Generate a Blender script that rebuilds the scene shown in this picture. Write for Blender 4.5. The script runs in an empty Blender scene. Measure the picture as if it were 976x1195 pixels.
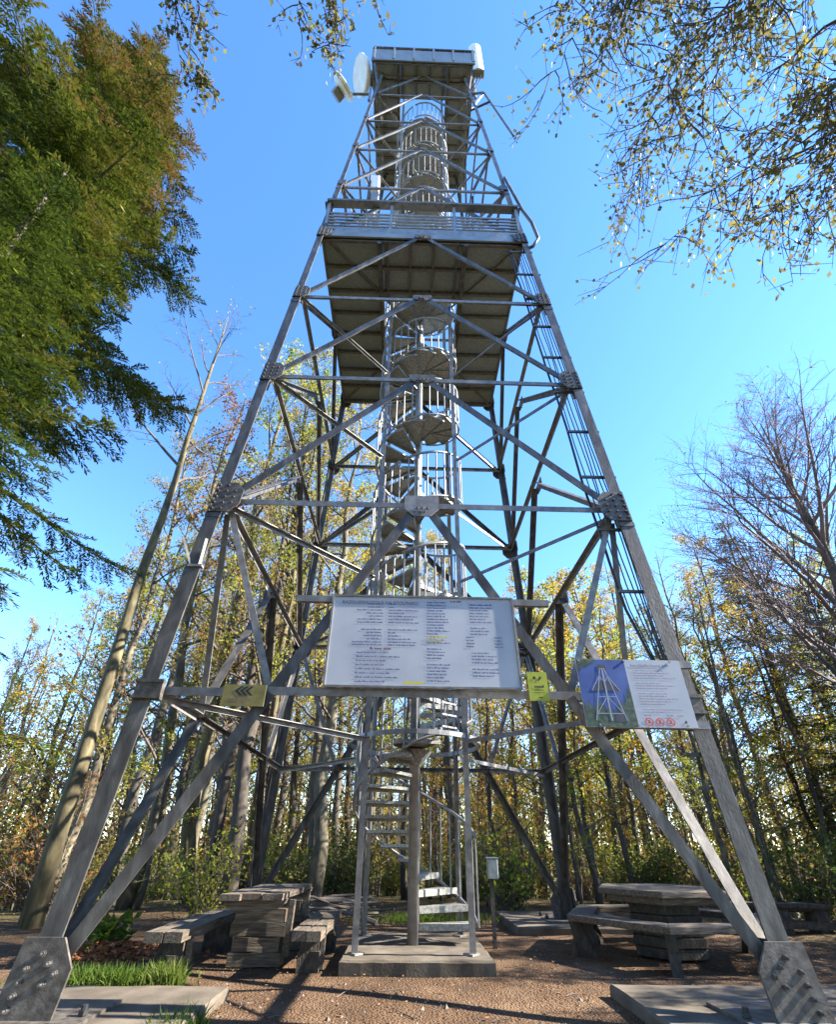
import bpy, math, random
import numpy as np
from mathutils import Vector, Matrix
from math import radians as rad, sin, cos, pi, sqrt, atan2

SC = bpy.context.scene
COL = SC.collection
random.seed(7)
V = Vector

# ------------------------------------------------------------------ materials
MATS = {}
def mat_new(name):
    m = bpy.data.materials.new(name); m.use_nodes = True
    nt = m.node_tree
    return m, nt, nt.nodes['Principled BSDF']

def ramp(nt, stops, interp='LINEAR'):
    r = nt.nodes.new('ShaderNodeValToRGB'); r.color_ramp.interpolation = interp
    e = r.color_ramp.elements
    while len(e) < len(stops): e.new(0.5)
    for i, (p, c) in enumerate(stops):
        e[i].position = p; e[i].color = (*c, 1)
    return r

def noise_mat(name, stops, scale=8, rough=0.7, metal=0.0, detail=6, stretch=(1,1,1), bump=0.0, bscale=None, spec=0.5, distortion=0.0, coord='Object'):
    m, nt, b = mat_new(name)
    tc = nt.nodes.new('ShaderNodeTexCoord'); mp = nt.nodes.new('ShaderNodeMapping')
    mp.inputs['Scale'].default_value = stretch
    nt.links.new(tc.outputs[coord], mp.inputs[0])
    n = nt.nodes.new('ShaderNodeTexNoise'); n.inputs['Scale'].default_value = scale; n.inputs['Detail'].default_value = detail
    n.inputs['Distortion'].default_value = distortion
    nt.links.new(mp.outputs[0], n.inputs['Vector'])
    r = ramp(nt, stops); nt.links.new(n.outputs[0], r.inputs[0])
    nt.links.new(r.outputs[0], b.inputs['Base Color'])
    b.inputs['Roughness'].default_value = rough; b.inputs['Metallic'].default_value = metal
    b.inputs['Specular IOR Level'].default_value = spec
    if bump:
        n2 = nt.nodes.new('ShaderNodeTexNoise'); n2.inputs['Scale'].default_value = bscale or scale*3; n2.inputs['Detail'].default_value = 8
        nt.links.new(mp.outputs[0], n2.inputs['Vector'])
        bp = nt.nodes.new('ShaderNodeBump'); bp.inputs['Strength'].default_value = bump; bp.inputs['Distance'].default_value = 0.03
        nt.links.new(n2.outputs[0], bp.inputs['Height']); nt.links.new(bp.outputs[0], b.inputs['Normal'])
    return m

def plain(name, c, rough=0.6, metal=0.0):
    m, nt, b = mat_new(name)
    b.inputs['Base Color'].default_value = (*c, 1); b.inputs['Roughness'].default_value = rough; b.inputs['Metallic'].default_value = metal
    return m

def leaf_mat(name, stops, trans=0.45, rough=0.55, clump=0.6):
    """two sided leaf: every leaf (mesh island) takes its own tone, clumps drift in hue"""
    m = bpy.data.materials.new(name); m.use_nodes = True
    nt = m.node_tree; nt.nodes.clear()
    out = nt.nodes.new('ShaderNodeOutputMaterial')
    geo = nt.nodes.new('ShaderNodeNewGeometry')
    oi = nt.nodes.new('ShaderNodeObjectInfo')
    tc = nt.nodes.new('ShaderNodeTexCoord')
    n = nt.nodes.new('ShaderNodeTexNoise'); n.inputs['Scale'].default_value = 0.9; n.inputs['Detail'].default_value = 3
    nt.links.new(tc.outputs['Object'], n.inputs['Vector'])
    a = nt.nodes.new('ShaderNodeMath'); a.operation = 'MULTIPLY_ADD'
    nt.links.new(n.outputs[0], a.inputs[0]); a.inputs[1].default_value = clump*1.6; a.inputs[2].default_value = -0.3*clump*1.6-0.1
    a2 = nt.nodes.new('ShaderNodeMath'); a2.operation = 'MULTIPLY_ADD'
    nt.links.new(geo.outputs['Random Per Island'], a2.inputs[0]); a2.inputs[1].default_value = 0.55; nt.links.new(a.outputs[0], a2.inputs[2])
    a3 = nt.nodes.new('ShaderNodeMath'); a3.operation = 'MULTIPLY_ADD'
    nt.links.new(oi.outputs['Random'], a3.inputs[0]); a3.inputs[1].default_value = 0.35; nt.links.new(a2.outputs[0], a3.inputs[2])
    r = ramp(nt, stops); nt.links.new(a3.outputs[0], r.inputs[0])
    d = nt.nodes.new('ShaderNodeBsdfPrincipled'); d.inputs['Roughness'].default_value = rough
    d.inputs['Specular IOR Level'].default_value = 0.12
    t = nt.nodes.new('ShaderNodeBsdfTranslucent')
    mx = nt.nodes.new('ShaderNodeMixShader'); mx.inputs[0].default_value = trans
    nt.links.new(r.outputs[0], d.inputs['Base Color']); nt.links.new(r.outputs[0], t.inputs[0])
    nt.links.new(d.outputs[0], mx.inputs[1]); nt.links.new(t.outputs[0], mx.inputs[2]); nt.links.new(mx.outputs[0], out.inputs[0])
    return m

M_STEEL = noise_mat('galvanised steel', [(0.3,(0.044,0.039,0.034)),(0.46,(0.075,0.068,0.061)),(0.58,(0.104,0.096,0.087)),(0.75,(0.18,0.168,0.154))], scale=9, rough=0.5, metal=0.3, stretch=(1,1,0.35), detail=12, distortion=0.5, bump=0.08, bscale=60)
M_STEEL2 = noise_mat('worn zinc coated steel', [(0.3,(0.15,0.136,0.122)),(0.5,(0.215,0.2,0.185)),(0.72,(0.30,0.285,0.265))], scale=9, rough=0.5, metal=0.3, bump=0.08, bscale=80)
M_PLATE = noise_mat('gusset plate steel', [(0.3,(0.05,0.042,0.035)),(0.5,(0.09,0.078,0.066)),(0.75,(0.16,0.145,0.128))], scale=16, rough=0.55, metal=0.2, bump=0.12, bscale=70)
M_BOLT = noise_mat('bolt steel', [(0.3,(0.09,0.085,0.08)),(0.7,(0.24,0.23,0.22))], scale=30, rough=0.4, metal=0.7)
M_DECK = noise_mat('chequer deck plate', [(0.35,(0.19,0.21,0.22)),(0.5,(0.24,0.265,0.275)),(0.66,(0.30,0.325,0.335))], scale=38, rough=0.6, metal=0.2, detail=3, bump=0.2, bscale=50)
M_JOIST = noise_mat('dark joist steel', [(0.3,(0.09,0.085,0.08)),(0.7,(0.17,0.165,0.155))], scale=12, rough=0.55, metal=0.4)
M_RAIL = noise_mat('railing steel', [(0.3,(0.19,0.187,0.182)),(0.7,(0.31,0.305,0.30))], scale=10, rough=0.45, metal=0.35)
M_PANEL = noise_mat('railing sheet steel', [(0.3,(0.20,0.21,0.215)),(0.7,(0.28,0.29,0.30))], scale=3, rough=0.5, metal=0.3)
M_STEP = noise_mat('stair tread plate', [(0.35,(0.19,0.185,0.165)),(0.5,(0.27,0.265,0.24)),(0.66,(0.38,0.37,0.335))], scale=30, rough=0.55, metal=0.3, detail=4, bump=0.15, bscale=60)
M_CONC = noise_mat('weathered concrete', [(0.28,(0.050,0.038,0.026)),(0.5,(0.090,0.071,0.050)),(0.75,(0.145,0.118,0.087))], scale=3.2, rough=0.9, detail=10, bump=0.12, bscale=40)
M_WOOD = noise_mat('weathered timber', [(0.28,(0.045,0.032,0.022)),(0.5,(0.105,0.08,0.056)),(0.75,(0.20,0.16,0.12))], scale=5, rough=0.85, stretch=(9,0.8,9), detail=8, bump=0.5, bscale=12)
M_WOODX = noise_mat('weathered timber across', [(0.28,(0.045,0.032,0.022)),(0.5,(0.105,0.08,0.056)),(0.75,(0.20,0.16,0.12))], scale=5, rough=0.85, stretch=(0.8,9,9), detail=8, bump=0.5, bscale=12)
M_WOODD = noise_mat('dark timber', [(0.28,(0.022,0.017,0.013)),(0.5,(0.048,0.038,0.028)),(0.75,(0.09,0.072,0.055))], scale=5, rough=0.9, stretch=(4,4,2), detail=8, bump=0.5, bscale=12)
M_CABLE = plain('black cable sheath', (0.02,0.02,0.022), 0.5)
M_CABLEG = plain('grey cable sheath', (0.10,0.10,0.105), 0.45)
M_WHITE = noise_mat('white radome plastic', [(0.3,(0.62,0.63,0.61)),(0.7,(0.78,0.78,0.76))], scale=4, rough=0.45)
M_GREYP = plain('grey radio housing', (0.20,0.21,0.22), 0.5)
M_BOX = noise_mat('grey sheet box', [(0.3,(0.25,0.27,0.25)),(0.7,(0.38,0.39,0.37))], scale=12, rough=0.5, metal=0.2)
M_BOARD = noise_mat('white board', [(0.3,(0.36,0.38,0.43)),(0.5,(0.43,0.445,0.48)),(0.75,(0.50,0.505,0.525))], scale=1.6, rough=0.2)
M_INK = plain('navy print', (0.09,0.10,0.22), 0.5)
M_INKR = plain('dark red print', (0.17,0.07,0.10), 0.5)
M_INKY = plain('yellow print', (0.55,0.46,0.06), 0.5)
M_INKG = plain('grey print', (0.22,0.20,0.27), 0.5)
M_BLACK = plain('black print', (0.012,0.012,0.012), 0.5)
M_RED = plain('red ring print', (0.5,0.05,0.06), 0.5)
M_YELLOW = noise_mat('faded yellow board', [(0.3,(0.11,0.095,0.025)),(0.5,(0.17,0.148,0.04)),(0.75,(0.23,0.20,0.085))], scale=9, rough=0.5)
M_LIME = noise_mat('lime sign sheet', [(0.3,(0.27,0.31,0.012)),(0.7,(0.35,0.385,0.03))], scale=12, rough=0.45)
M_SKYP = noise_mat('printed blue', [(0.3,(0.02,0.05,0.20)),(0.7,(0.045,0.10,0.32))], scale=4, rough=0.4)
M_GREENP = noise_mat('printed dark green', [(0.35,(0.012,0.025,0.02)),(0.65,(0.06,0.10,0.05))], scale=26, rough=0.4)
M_GREYPR = plain('printed pale grey', (0.24,0.27,0.33), 0.45)
M_DKPR = plain('printed dark grey', (0.03,0.03,0.045), 0.45)
M_BARK = noise_mat('beech bark', [(0.30,(0.035,0.029,0.02)),(0.47,(0.09,0.077,0.05)),(0.6,(0.15,0.13,0.085)),(0.74,(0.25,0.225,0.17))], scale=6, rough=0.9, stretch=(1,1,0.4), detail=12, distortion=0.8, bump=0.4, bscale=14)
M_BARKL = noise_mat('mossy pale bark', [(0.30,(0.035,0.028,0.015)),(0.47,(0.09,0.073,0.036)),(0.6,(0.145,0.118,0.060)),(0.72,(0.22,0.185,0.11))], scale=5, rough=0.9, stretch=(1,1,0.35), detail=12, distortion=0.8, bump=0.4, bscale=14)
M_BARKD = noise_mat('dark bark', [(0.25,(0.035,0.028,0.022)),(0.5,(0.07,0.057,0.045)),(0.75,(0.12,0.10,0.08))], scale=4, rough=0.95, stretch=(1,1,0.4), detail=8, bump=0.5, bscale=14)
M_TWIG = noise_mat('twig bark', [(0.3,(0.06,0.047,0.038)),(0.7,(0.14,0.112,0.092))], scale=3, rough=0.9)
M_TWIGR = noise_mat('reddish twig bark', [(0.3,(0.10,0.074,0.068)),(0.7,(0.20,0.152,0.14))], scale=3, rough=0.9)
L_AUT = leaf_mat('yellowing beech leaves', [(0.0,(0.11,0.13,0.02)),(0.3,(0.22,0.21,0.03)),(0.55,(0.38,0.30,0.045)),(0.78,(0.38,0.22,0.045)),(0.97,(0.27,0.13,0.05))], 0.55)
L_GRN = leaf_mat('yellow green leaves', [(0.0,(0.08,0.14,0.02)),(0.4,(0.20,0.25,0.03)),(0.7,(0.36,0.35,0.05)),(1.0,(0.42,0.32,0.06))], 0.55)
L_RUST = leaf_mat('rusty leaves', [(0.0,(0.10,0.09,0.02)),(0.35,(0.24,0.13,0.03)),(0.65,(0.24,0.085,0.03)),(1.0,(0.14,0.055,0.035))], 0.45)
L_TOP = leaf_mat('overhanging leaves', [(0.0,(0.05,0.07,0.025)),(0.35,(0.10,0.12,0.04)),(0.65,(0.16,0.135,0.06)),(0.85,(0.23,0.20,0.045)),(1.0,(0.42,0.38,0.06))], 0.45, clump=0.35)
L_FIR = leaf_mat('fir needles', [(0.0,(0.010,0.020,0.006)),(0.32,(0.024,0.044,0.010)),(0.55,(0.06,0.09,0.014)),(0.8,(0.155,0.18,0.024)),(1.0,(0.20,0.15,0.04))], 0.2, clump=0.85)
L_FIRC = leaf_mat('cone tipped fir needles', [(0.0,(0.03,0.05,0.015)),(0.35,(0.08,0.10,0.02)),(0.6,(0.17,0.12,0.04)),(1.0,(0.27,0.13,0.055))], 0.25)
L_FIRD = leaf_mat('dark spruce needles', [(0.0,(0.012,0.025,0.010)),(0.4,(0.025,0.045,0.014)),(0.75,(0.06,0.075,0.02)),(1.0,(0.11,0.095,0.03))], 0.25)
L_FIRB = leaf_mat('bright fir needles', [(0.0,(0.018,0.036,0.009)),(0.35,(0.055,0.085,0.014)),(0.65,(0.13,0.165,0.02)),(1.0,(0.21,0.22,0.03))], 0.25)
L_OLIVE = leaf_mat('olive spruce needles', [(0.0,(0.03,0.04,0.012)),(0.4,(0.07,0.08,0.02)),(0.75,(0.13,0.125,0.03)),(1.0,(0.18,0.13,0.05))], 0.3)
L_GRASS = leaf_mat('grass blades', [(0.0,(0.035,0.07,0.010)),(0.5,(0.075,0.125,0.016)),(1.0,(0.17,0.17,0.045))], 0.45)
L_BUSH = leaf_mat('shrub leaves', [(0.0,(0.03,0.055,0.012)),(0.4,(0.065,0.10,0.018)),(0.7,(0.13,0.15,0.025)),(1.0,(0.20,0.12,0.035))], 0.4)
L_LITTER = leaf_mat('fallen leaves', [(0.0,(0.06,0.035,0.02)),(0.4,(0.14,0.075,0.035)),(0.7,(0.22,0.125,0.06)),(1.0,(0.30,0.20,0.10))], 0.15)

# ------------------------------------------------------------------ object helpers
WL = {}
def link(o): COL.objects.link(o); return o
def tag(o, label=None, cat=None, group=None, kind=None):
    if label: o['label'] = label
    if cat: o['category'] = cat
    if group: o['group'] = group
    if kind: o['kind'] = kind
    return o
def thing(name, loc, label, cat, group=None):
    o = bpy.data.objects.new(name, None); o.empty_display_size = 0.2
    link(o); o.location = loc; WL[o.name] = V(loc)
    return tag(o, label, cat, group)

def finish(me, name, mat, parent, loc, smooth=False):
    if isinstance(mat, (list, tuple)):
        for m in mat: me.materials.append(m)
    else: me.materials.append(mat)
    if smooth: me.polygons.foreach_set('use_smooth', [True]*len(me.polygons))
    o = bpy.data.objects.new(name, me); link(o)
    if parent is not None: o.parent = parent
    else: o.location = loc
    WL[o.name] = V(loc)
    return o

class MB:
    def __init__(s): s.v = []; s.f = []; s.m = []; s.cur = 0
    def face(s, pts):
        n = len(s.v); s.v += [V(p) for p in pts]; s.f.append(tuple(range(n, n+len(pts)))); s.m.append(s.cur)
    def faces(s, pts, fs):
        n = len(s.v); s.v += [V(p) for p in pts]
        for f in fs: s.f.append(tuple(n+i for i in f)); s.m.append(s.cur)
    def box(s, c, d, ax=None):
        c = V(c); X, Y, Z = ax if ax else (V((1,0,0)), V((0,1,0)), V((0,0,1)))
        h = [x/2 for x in d]
        P = [c + X*(h[0]*a) + Y*(h[1]*b) + Z*(h[2]*e) for a in (-1,1) for b in (-1,1) for e in (-1,1)]
        s.faces(P, [(0,1,3,2),(4,6,7,5),(0,4,5,1),(2,3,7,6),(0,2,6,4),(1,5,7,3)])
    def bar(s, p, q, w, h, up=(0,0,1)):
        p, q = V(p), V(q); d = (q-p); L = d.length; d.normalize(); up = V(up)
        x = d.cross(up)
        if x.length < 1e-4: x = d.cross(V((0,1,0)))
        x.normalize(); y = x.cross(d)
        s.box((p+q)/2, (L, w, h), (d, x, y))
    def angle(s, p, q, w, t, a, b):
        """L section from p to q: one flange along a, the other along b (corner on the line)"""
        p, q = V(p), V(q); d = (q-p).normalized()
        a = V(a); a = (a - d*a.dot(d)).normalized(); b = V(b); b = (b - d*b.dot(d)).normalized()
        prof = [V((0,0)), V((w,0)), V((w,t)), V((t,t)), V((t,w)), V((0,w))]
        P = [p + a*u.x + b*u.y for u in prof] + [q + a*u.x + b*u.y for u in prof]
        s.faces(P, [(0,1,7,6),(1,2,8,7),(2,3,9,8),(3,4,10,9),(4,5,11,10),(5,0,6,11),(0,5,4,3),(0,3,2,1),(6,7,8,9),(6,9,10,11)])
    def tube(s, pts, r, n=6, caps=True):
        pts = [V(p) for p in pts]; N = len(pts)
        rs = r if isinstance(r, (list, tuple)) else [r]*N
        base = len(s.v); prev = None
        for i, p in enumerate(pts):
            d = (pts[min(i+1,N-1)] - pts[max(i-1,0)])
            if d.length < 1e-9: d = V((0,0,1))
            d.normalize()
            if prev is None:
                x = d.cross(V((0,0,1)))
                if x.length < 0.05: x = d.cross(V((0,1,0)))
            else: x = prev - d*prev.dot(d)
            x.normalize(); prev = x; y = d.cross(x)
            for k in range(n):
                a = 2*pi*k/n; s.v.append(p + (x*cos(a)+y*sin(a))*rs[i])
        for i in range(N-1):
            for k in range(n):
                s.f.append((base+i*n+k, base+i*n+(k+1)%n, base+(i+1)*n+(k+1)%n, base+(i+1)*n+k)); s.m.append(s.cur)
        if caps and n > 2:
            s.f.append(tuple(base+k for k in range(n))[::-1]); s.m.append(s.cur)
            s.f.append(tuple(base+(N-1)*n+k for k in range(n))); s.m.append(s.cur)
    def prism(s, poly, o, X, Y, Zt):
        """polygon (2d) in the frame o,X,Y extruded by vector Zt"""
        o, X, Y, Zt = V(o), V(X), V(Y), V(Zt); n = len(poly)
        P = [o + X*u + Y*v for u, v in poly]; P += [p+Zt for p in P]
        s.faces(P, [tuple(range(n))[::-1], tuple(range(n,2*n))] + [(i,(i+1)%n,n+(i+1)%n,n+i) for i in range(n)])
    def cyl(s, p, q, r, n=10): s.tube([p, q], r, n)
    def build(s, name, mat, parent=None, loc=(0,0,0), smooth=False, bevel=0.0):
        off = WL[parent.name] if parent is not None else V(loc)
        me = bpy.data.meshes.new(name)
        me.from_pydata([tuple(v-off) for v in s.v], [], s.f)
        me.polygons.foreach_set('material_index', s.m)
        me.update()
        o = finish(me, name, mat, parent, off, smooth)
        if bevel:
            md = o.modifiers.new('bevel', 'BEVEL'); md.width = bevel; md.segments = 2; md.limit_method = 'ANGLE'
        return o

def np_quads(name, verts, mat, parent=None, loc=(0,0,0)):
    """verts: (N,4,3) world or local array -> one mesh of N separate quads"""
    N = len(verts); me = bpy.data.meshes.new(name)
    off = WL[parent.name] if parent is not None else V(loc)
    vv = (verts.reshape(-1,3) - np.array(off)).astype(np.float32)
    me.vertices.add(N*4); me.vertices.foreach_set('co', vv.ravel())
    me.loops.add(N*4); me.loops.foreach_set('vertex_index', np.arange(N*4, dtype=np.int32))
    me.polygons.add(N); me.polygons.foreach_set('loop_start', np.arange(0, N*4, 4, dtype=np.int32))
    me.polygons.foreach_set('loop_total', np.full(N, 4, dtype=np.int32))
    me.update(calc_edges=True); me.validate()
    return finish(me, name, mat, parent, off)

def leaf_quads(P, size, rng, axis=None, ratio=0.55, spread=1.0):
    """diamond shaped leaves at the points P with random (or given) axes"""
    n = len(P); P = np.asarray(P, float)
    A = rng.normal(size=(n,3))
    if axis is not None: A = A*spread + axis
    A /= np.linalg.norm(A, axis=1)[:,None]+1e-9
    B = np.cross(A, rng.normal(size=(n,3))); B /= np.linalg.norm(B, axis=1)[:,None]+1e-9
    L = size*(0.65+0.7*rng.random((n,1)))
    return np.stack([P, P + A*L*0.5 + B*L*ratio*0.5, P + A*L, P + A*L*0.5 - B*L*ratio*0.5], axis=1)

def copy_tree(src, loc, rz=0, scale=1.0, label=None, sz=None):
    r = src.copy(); COL.objects.link(r)
    r.location = loc; r.rotation_euler = (0,0,rz); r.scale = (scale, scale, sz if sz else scale)
    if label: r['label'] = label
    for ch in src.children:
        c = ch.copy(); COL.objects.link(c); c.parent = r
        for g in ch.children:
            d = g.copy(); COL.objects.link(d); d.parent = c
    return r

# ------------------------------------------------------------------ ground
def ground_z(x, y):
    d = sqrt(x*x + (y+1.0)**2)
    z = 0.03*sin(x*1.3+0.4)*cos(y*1.1) + 0.015*sin(x*3.1+y*2.3)
    k = min(1.0, max(0.0, (d-2.0)/5.0)); z *= 0.4+0.6*k
    e = max(0.0, d-8.5)
    if e > 0:
        z -= 0.105*e*e/(e+3.0) if e < 120 else 0.105*120*120/123 
        z += 0.10*sin(x*0.7+1)*sin(y*0.6)*min(1, e/6)
    return z
def build_ground():
    rs = [0]; r = 0.25
    while r < 14: rs.append(r); r += 0.25
    while r < 4200: rs.append(r); r *= 1.16
    n = 120; vs = [(0,-1,ground_z(0,-1))]; fs = []
    for r in rs[1:]:
        for k in range(n):
            a = 2*pi*k/n; x, y = r*cos(a), -1+r*sin(a); vs.append((x, y, ground_z(x, y)))
    for k in range(n): fs.append((0, 1+k, 1+(k+1)%n))
    for i in range(len(rs)-2):
        b = 1+i*n
        for k in range(n): fs.append((b+k, b+n+k, b+n+(k+1)%n, b+(k+1)%n))
    me = bpy.data.meshes.new('ground'); me.from_pydata(vs, [], fs); me.update()
    m, nt, b = mat_new('forest clearing ground')
    tc = nt.nodes.new('ShaderNodeTexCoord')
    n1 = nt.nodes.new('ShaderNodeTexNoise'); n1.inputs['Scale'].default_value = 1.3; n1.inputs['Detail'].default_value = 11; n1.inputs['Roughness'].default_value = 0.62
    n2 = nt.nodes.new('ShaderNodeTexNoise'); n2.inputs['Scale'].default_value = 55; n2.inputs['Detail'].default_value = 6
    vo = nt.nodes.new('ShaderNodeTexVoronoi'); vo.inputs['Scale'].default_value = 42
    for q in (n1, n2, vo): nt.links.new(tc.outputs['Object'], q.inputs['Vector'])
    r1 = ramp(nt, [(0.3,(0.056,0.033,0.018)),(0.5,(0.105,0.062,0.034)),(0.7,(0.165,0.106,0.063))])
    nt.links.new(n1.outputs[0], r1.inputs[0])
    r2 = ramp(nt, [(0.28,(0.45,0.40,0.36)),(0.5,(1,1,1)),(0.72,(1.5,1.45,1.4))])
    nt.links.new(n2.outputs[0], r2.inputs[0])
    mx = nt.nodes.new('ShaderNodeMix'); mx.data_type = 'RGBA'; mx.blend_type = 'MULTIPLY'; mx.inputs[0].default_value = 1
    nt.links.new(r1.outputs[0], mx.inputs[6]); nt.links.new(r2.outputs[0], mx.inputs[7])
    # darker leaf mould outside the clearing
    sep = nt.nodes.new('ShaderNodeVectorMath'); sep.operation = 'LENGTH'
    nt.links.new(tc.outputs['Object'], sep.inputs[0])
    ad = nt.nodes.new('ShaderNodeMath'); ad.operation = 'MULTIPLY_ADD'; ad.inputs[1].default_value = 4.0
    nt.links.new(n1.outputs[0], ad.inputs[0]); nt.links.new(sep.outputs['Value'], ad.inputs[2])
    mr = nt.nodes.new('ShaderNodeMapRange'); mr.inputs[1].default_value = 7.5; mr.inputs[2].default_value = 11
    nt.links.new(ad.outputs[0], mr.inputs[0])
    mx2 = nt.nodes.new('ShaderNodeMix'); mx2.data_type = 'RGBA'
    nt.links.new(mr.outputs[0], mx2.inputs[0]); nt.links.new(mx.outputs[2], mx2.inputs[6])
    r3 = ramp(nt, [(0.3,(0.035,0.045,0.015)),(0.5,(0.075,0.07,0.025)),(0.7,(0.13,0.085,0.035))])
    nt.links.new(n2.outputs[0], r3.inputs[0]); nt.links.new(r3.outputs[0], mx2.inputs[7])
    nt.links.new(mx2.outputs[2], b.inputs['Base Color']); b.inputs['Roughness'].default_value = 0.95
    b.inputs['Specular IOR Level'].default_value = 0.2
    bp = nt.nodes.new('ShaderNodeBump'); bp.inputs['Strength'].default_value = 0.7; bp.inputs['Distance'].default_value = 0.03
    sm = nt.nodes.new('ShaderNodeMath'); sm.operation = 'SUBTRACT'
    nt.links.new(n2.outputs[0], sm.inputs[0]); nt.links.new(vo.outputs[0], sm.inputs[1])
    nt.links.new(sm.outputs[0], bp.inputs['Height']); nt.links.new(bp.outputs[0], b.inputs['Normal'])
    o = finish(me, 'ground', m, None, (0,0,0), smooth=True)
    tag(o, 'brown gravelly clearing with leaf mould on a wooded hilltop', 'ground', kind='structure')
build_ground()

rng = np.random.default_rng(11)
# loose stones and fallen leaves: nobody could count them
def scatter():
    b = MB()
    for i in range(5200):
        x = random.uniform(-5, 6); y = random.uniform(-5.6, 3.5)
        if random.random() < 0.45: y = random.uniform(-5.6, -0.5); x = random.uniform(-2.6, 2.6)
        s = 0.006 + 0.016*random.random()**2.5
        if random.random() < 0.004: s = random.uniform(0.022, 0.04)
        z = ground_z(x, y); a = random.uniform(0, pi)
        ca, sa = cos(a)*s, sin(a)*s; k = random.uniform(0.5, 0.9)
        P = [(x+ca, y+sa, z-0.004), (x-sa*k, y+ca*k, z-0.004), (x-ca, y-sa, z-0.004), (x+sa*k, y-ca*k, z-0.004), (x+random.uniform(-.3,.3)*s, y, z+s*random.uniform(.5,.9))]
        b.faces(P, [(0,1,4),(1,2,4),(2,3,4),(3,0,4)])
    m = noise_mat('gravel stones', [(0.3,(0.08,0.058,0.042)),(0.5,(0.14,0.105,0.08)),(0.72,(0.24,0.20,0.165))], scale=9, rough=0.9, detail=2)
    o = b.build('gravel', m); tag(o, 'loose gravel stones strewn over the brown clearing', 'gravel', kind='stuff')
    N = 22000
    x = rng.uniform(-9, 10, N); y = rng.uniform(-6, 9, N)
    keep = (np.hypot(x, y+1) > 4.2) | (rng.random(N) < 0.7)
    x, y = x[keep], y[keep]
    P = np.array([(a, c, ground_z(a, c)+0.012) for a, c in zip(x, y)])
    q = leaf_quads(P, 0.043, rng, axis=np.array([0,0,0.0]), ratio=0.7)
    ctr = q.mean(axis=1, keepdims=True); q = ctr + (q-ctr)*np.array([1,1,0.25])
    o = np_quads('leaf_litter', q, L_LITTER); tag(o, 'brown fallen leaves lying around the edge of the clearing', 'leaf litter', kind='stuff')
scatter()
def sticks():
    r = random.Random(19); b = MB()
    for k in range(150):
        x = r.uniform(-4.5,5.5); y = r.uniform(-5,4.5); a = r.uniform(0,pi); L = r.uniform(.06,.32); z = ground_z(x,y)+.006; d = V((cos(a),sin(a),0))
        c = V((x,y,z)); q = c+d*L+V((r.gauss(0,.02),r.gauss(0,.02),r.uniform(0,.015))); m_ = (c+q)/2+V((r.gauss(0,.012),r.gauss(0,.012),.004)); w_ = r.uniform(.0025,.006)
        b.tube([c,m_,q],[w_,w_*.8,w_*.5],4)
    o = b.build('fallen_twigs', M_TWIG); tag(o, 'short dry twigs fallen all over the clearing', 'twigs', kind='stuff')
sticks()

# ------------------------------------------------------------------ foundations
def slab(name, x0, x1, y0, y1, z0, z1, label, seed):
    r = random.Random(seed); b = MB()
    nx, ny = 14, 14; P = {}
    # bevelled, slightly chipped block
    def pt(i, j, z, inset):
        x = x0+inset+(x1-x0-2*inset)*i/nx; y = y0+inset+(y1-y0-2*inset)*j/ny
        return (x+r.uniform(-.006,.006), y+r.uniform(-.006,.006), z+r.uniform(-.004,.004))
    top = [[pt(i,j,z1,0.02) for j in range(ny+1)] for i in range(nx+1)]
    for i in range(nx):
        for j in range(ny): b.face([top[i][j], top[i+1][j], top[i+1][j+1], top[i][j+1]])
    edge = [(i,0) for i in range(nx)] + [(nx,j) for j in range(ny)] + [(i,ny) for i in range(nx,0,-1)] + [(0,j) for j in range(ny,0,-1)]
    n = len(edge)
    mid = []; low = []
    for (i,j) in edge:
        x = x0+(x1-x0)*i/nx+r.uniform(-.003,.003); y = y0+(y1-y0)*j/ny+r.uniform(-.003,.003)
        mid.append((x,y,z1-0.02+r.uniform(-.005,.004))); low.append((x+r.uniform(-.003,.003),y+r.uniform(-.003,.003),z0))
    for k in range(n):
        a, c = edge[k], edge[(k+1)%n]
        b.face([top[a[0]][a[1]], mid[k], mid[(k+1)%n], top[c[0]][c[1]]])
        b.face([mid[k], low[k], low[(k+1)%n], mid[(k+1)%n]])
    o = b.build(name, M_CONC, loc=((x0+x1)/2,(y0+y1)/2,z0))
    return tag(o, label, 'concrete slab')
slab('foundation_pad', -4.0,-1.72,-4.2,-1.86,-0.15,0.10,'front left concrete foundation pad with grass at its edge under the dark base plate',1)
slab('foundation_pad', 1.86,4.2,-4.2,-1.74,-0.15,0.10,'front right concrete foundation pad under the pale base plate, mostly shaded',2)
slab('foundation_pad', 1.75,4.0,1.9,4.2,-0.4,0.11,'rear right concrete foundation pad sunlit behind the post with the grey box',3)
slab('foundation_pad', -4.0,-1.9,1.9,4.2,-0.4,0.11,'rear left concrete foundation pad hidden behind the timber picnic table',4)
slab('stair_slab', -0.83,0.90,-0.98,0.95,-0.12,0.145,'raised concrete slab under the foot of the spiral staircase',5)

# ------------------------------------------------------------------ the tower
ZS = [0.0, 2.62, 5.17, 7.82, 10.24, 12.69, 15.30, 17.83, 20.16, 22.73, 24.82]
def hw(z): return 2.918 - 0.06*z
tower = thing('lattice_tower', (0,0,0.1), 'tall galvanised steel lattice lookout tower with two viewing platforms above the clearing', 'tower')
Z3 = V((0,0,1))
def corner(sx, sy, z): return V((sx*hw(z), sy*hw(z), z))
CORN = [(-1,-1),(1,-1),(1,1),(-1,1)]
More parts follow.
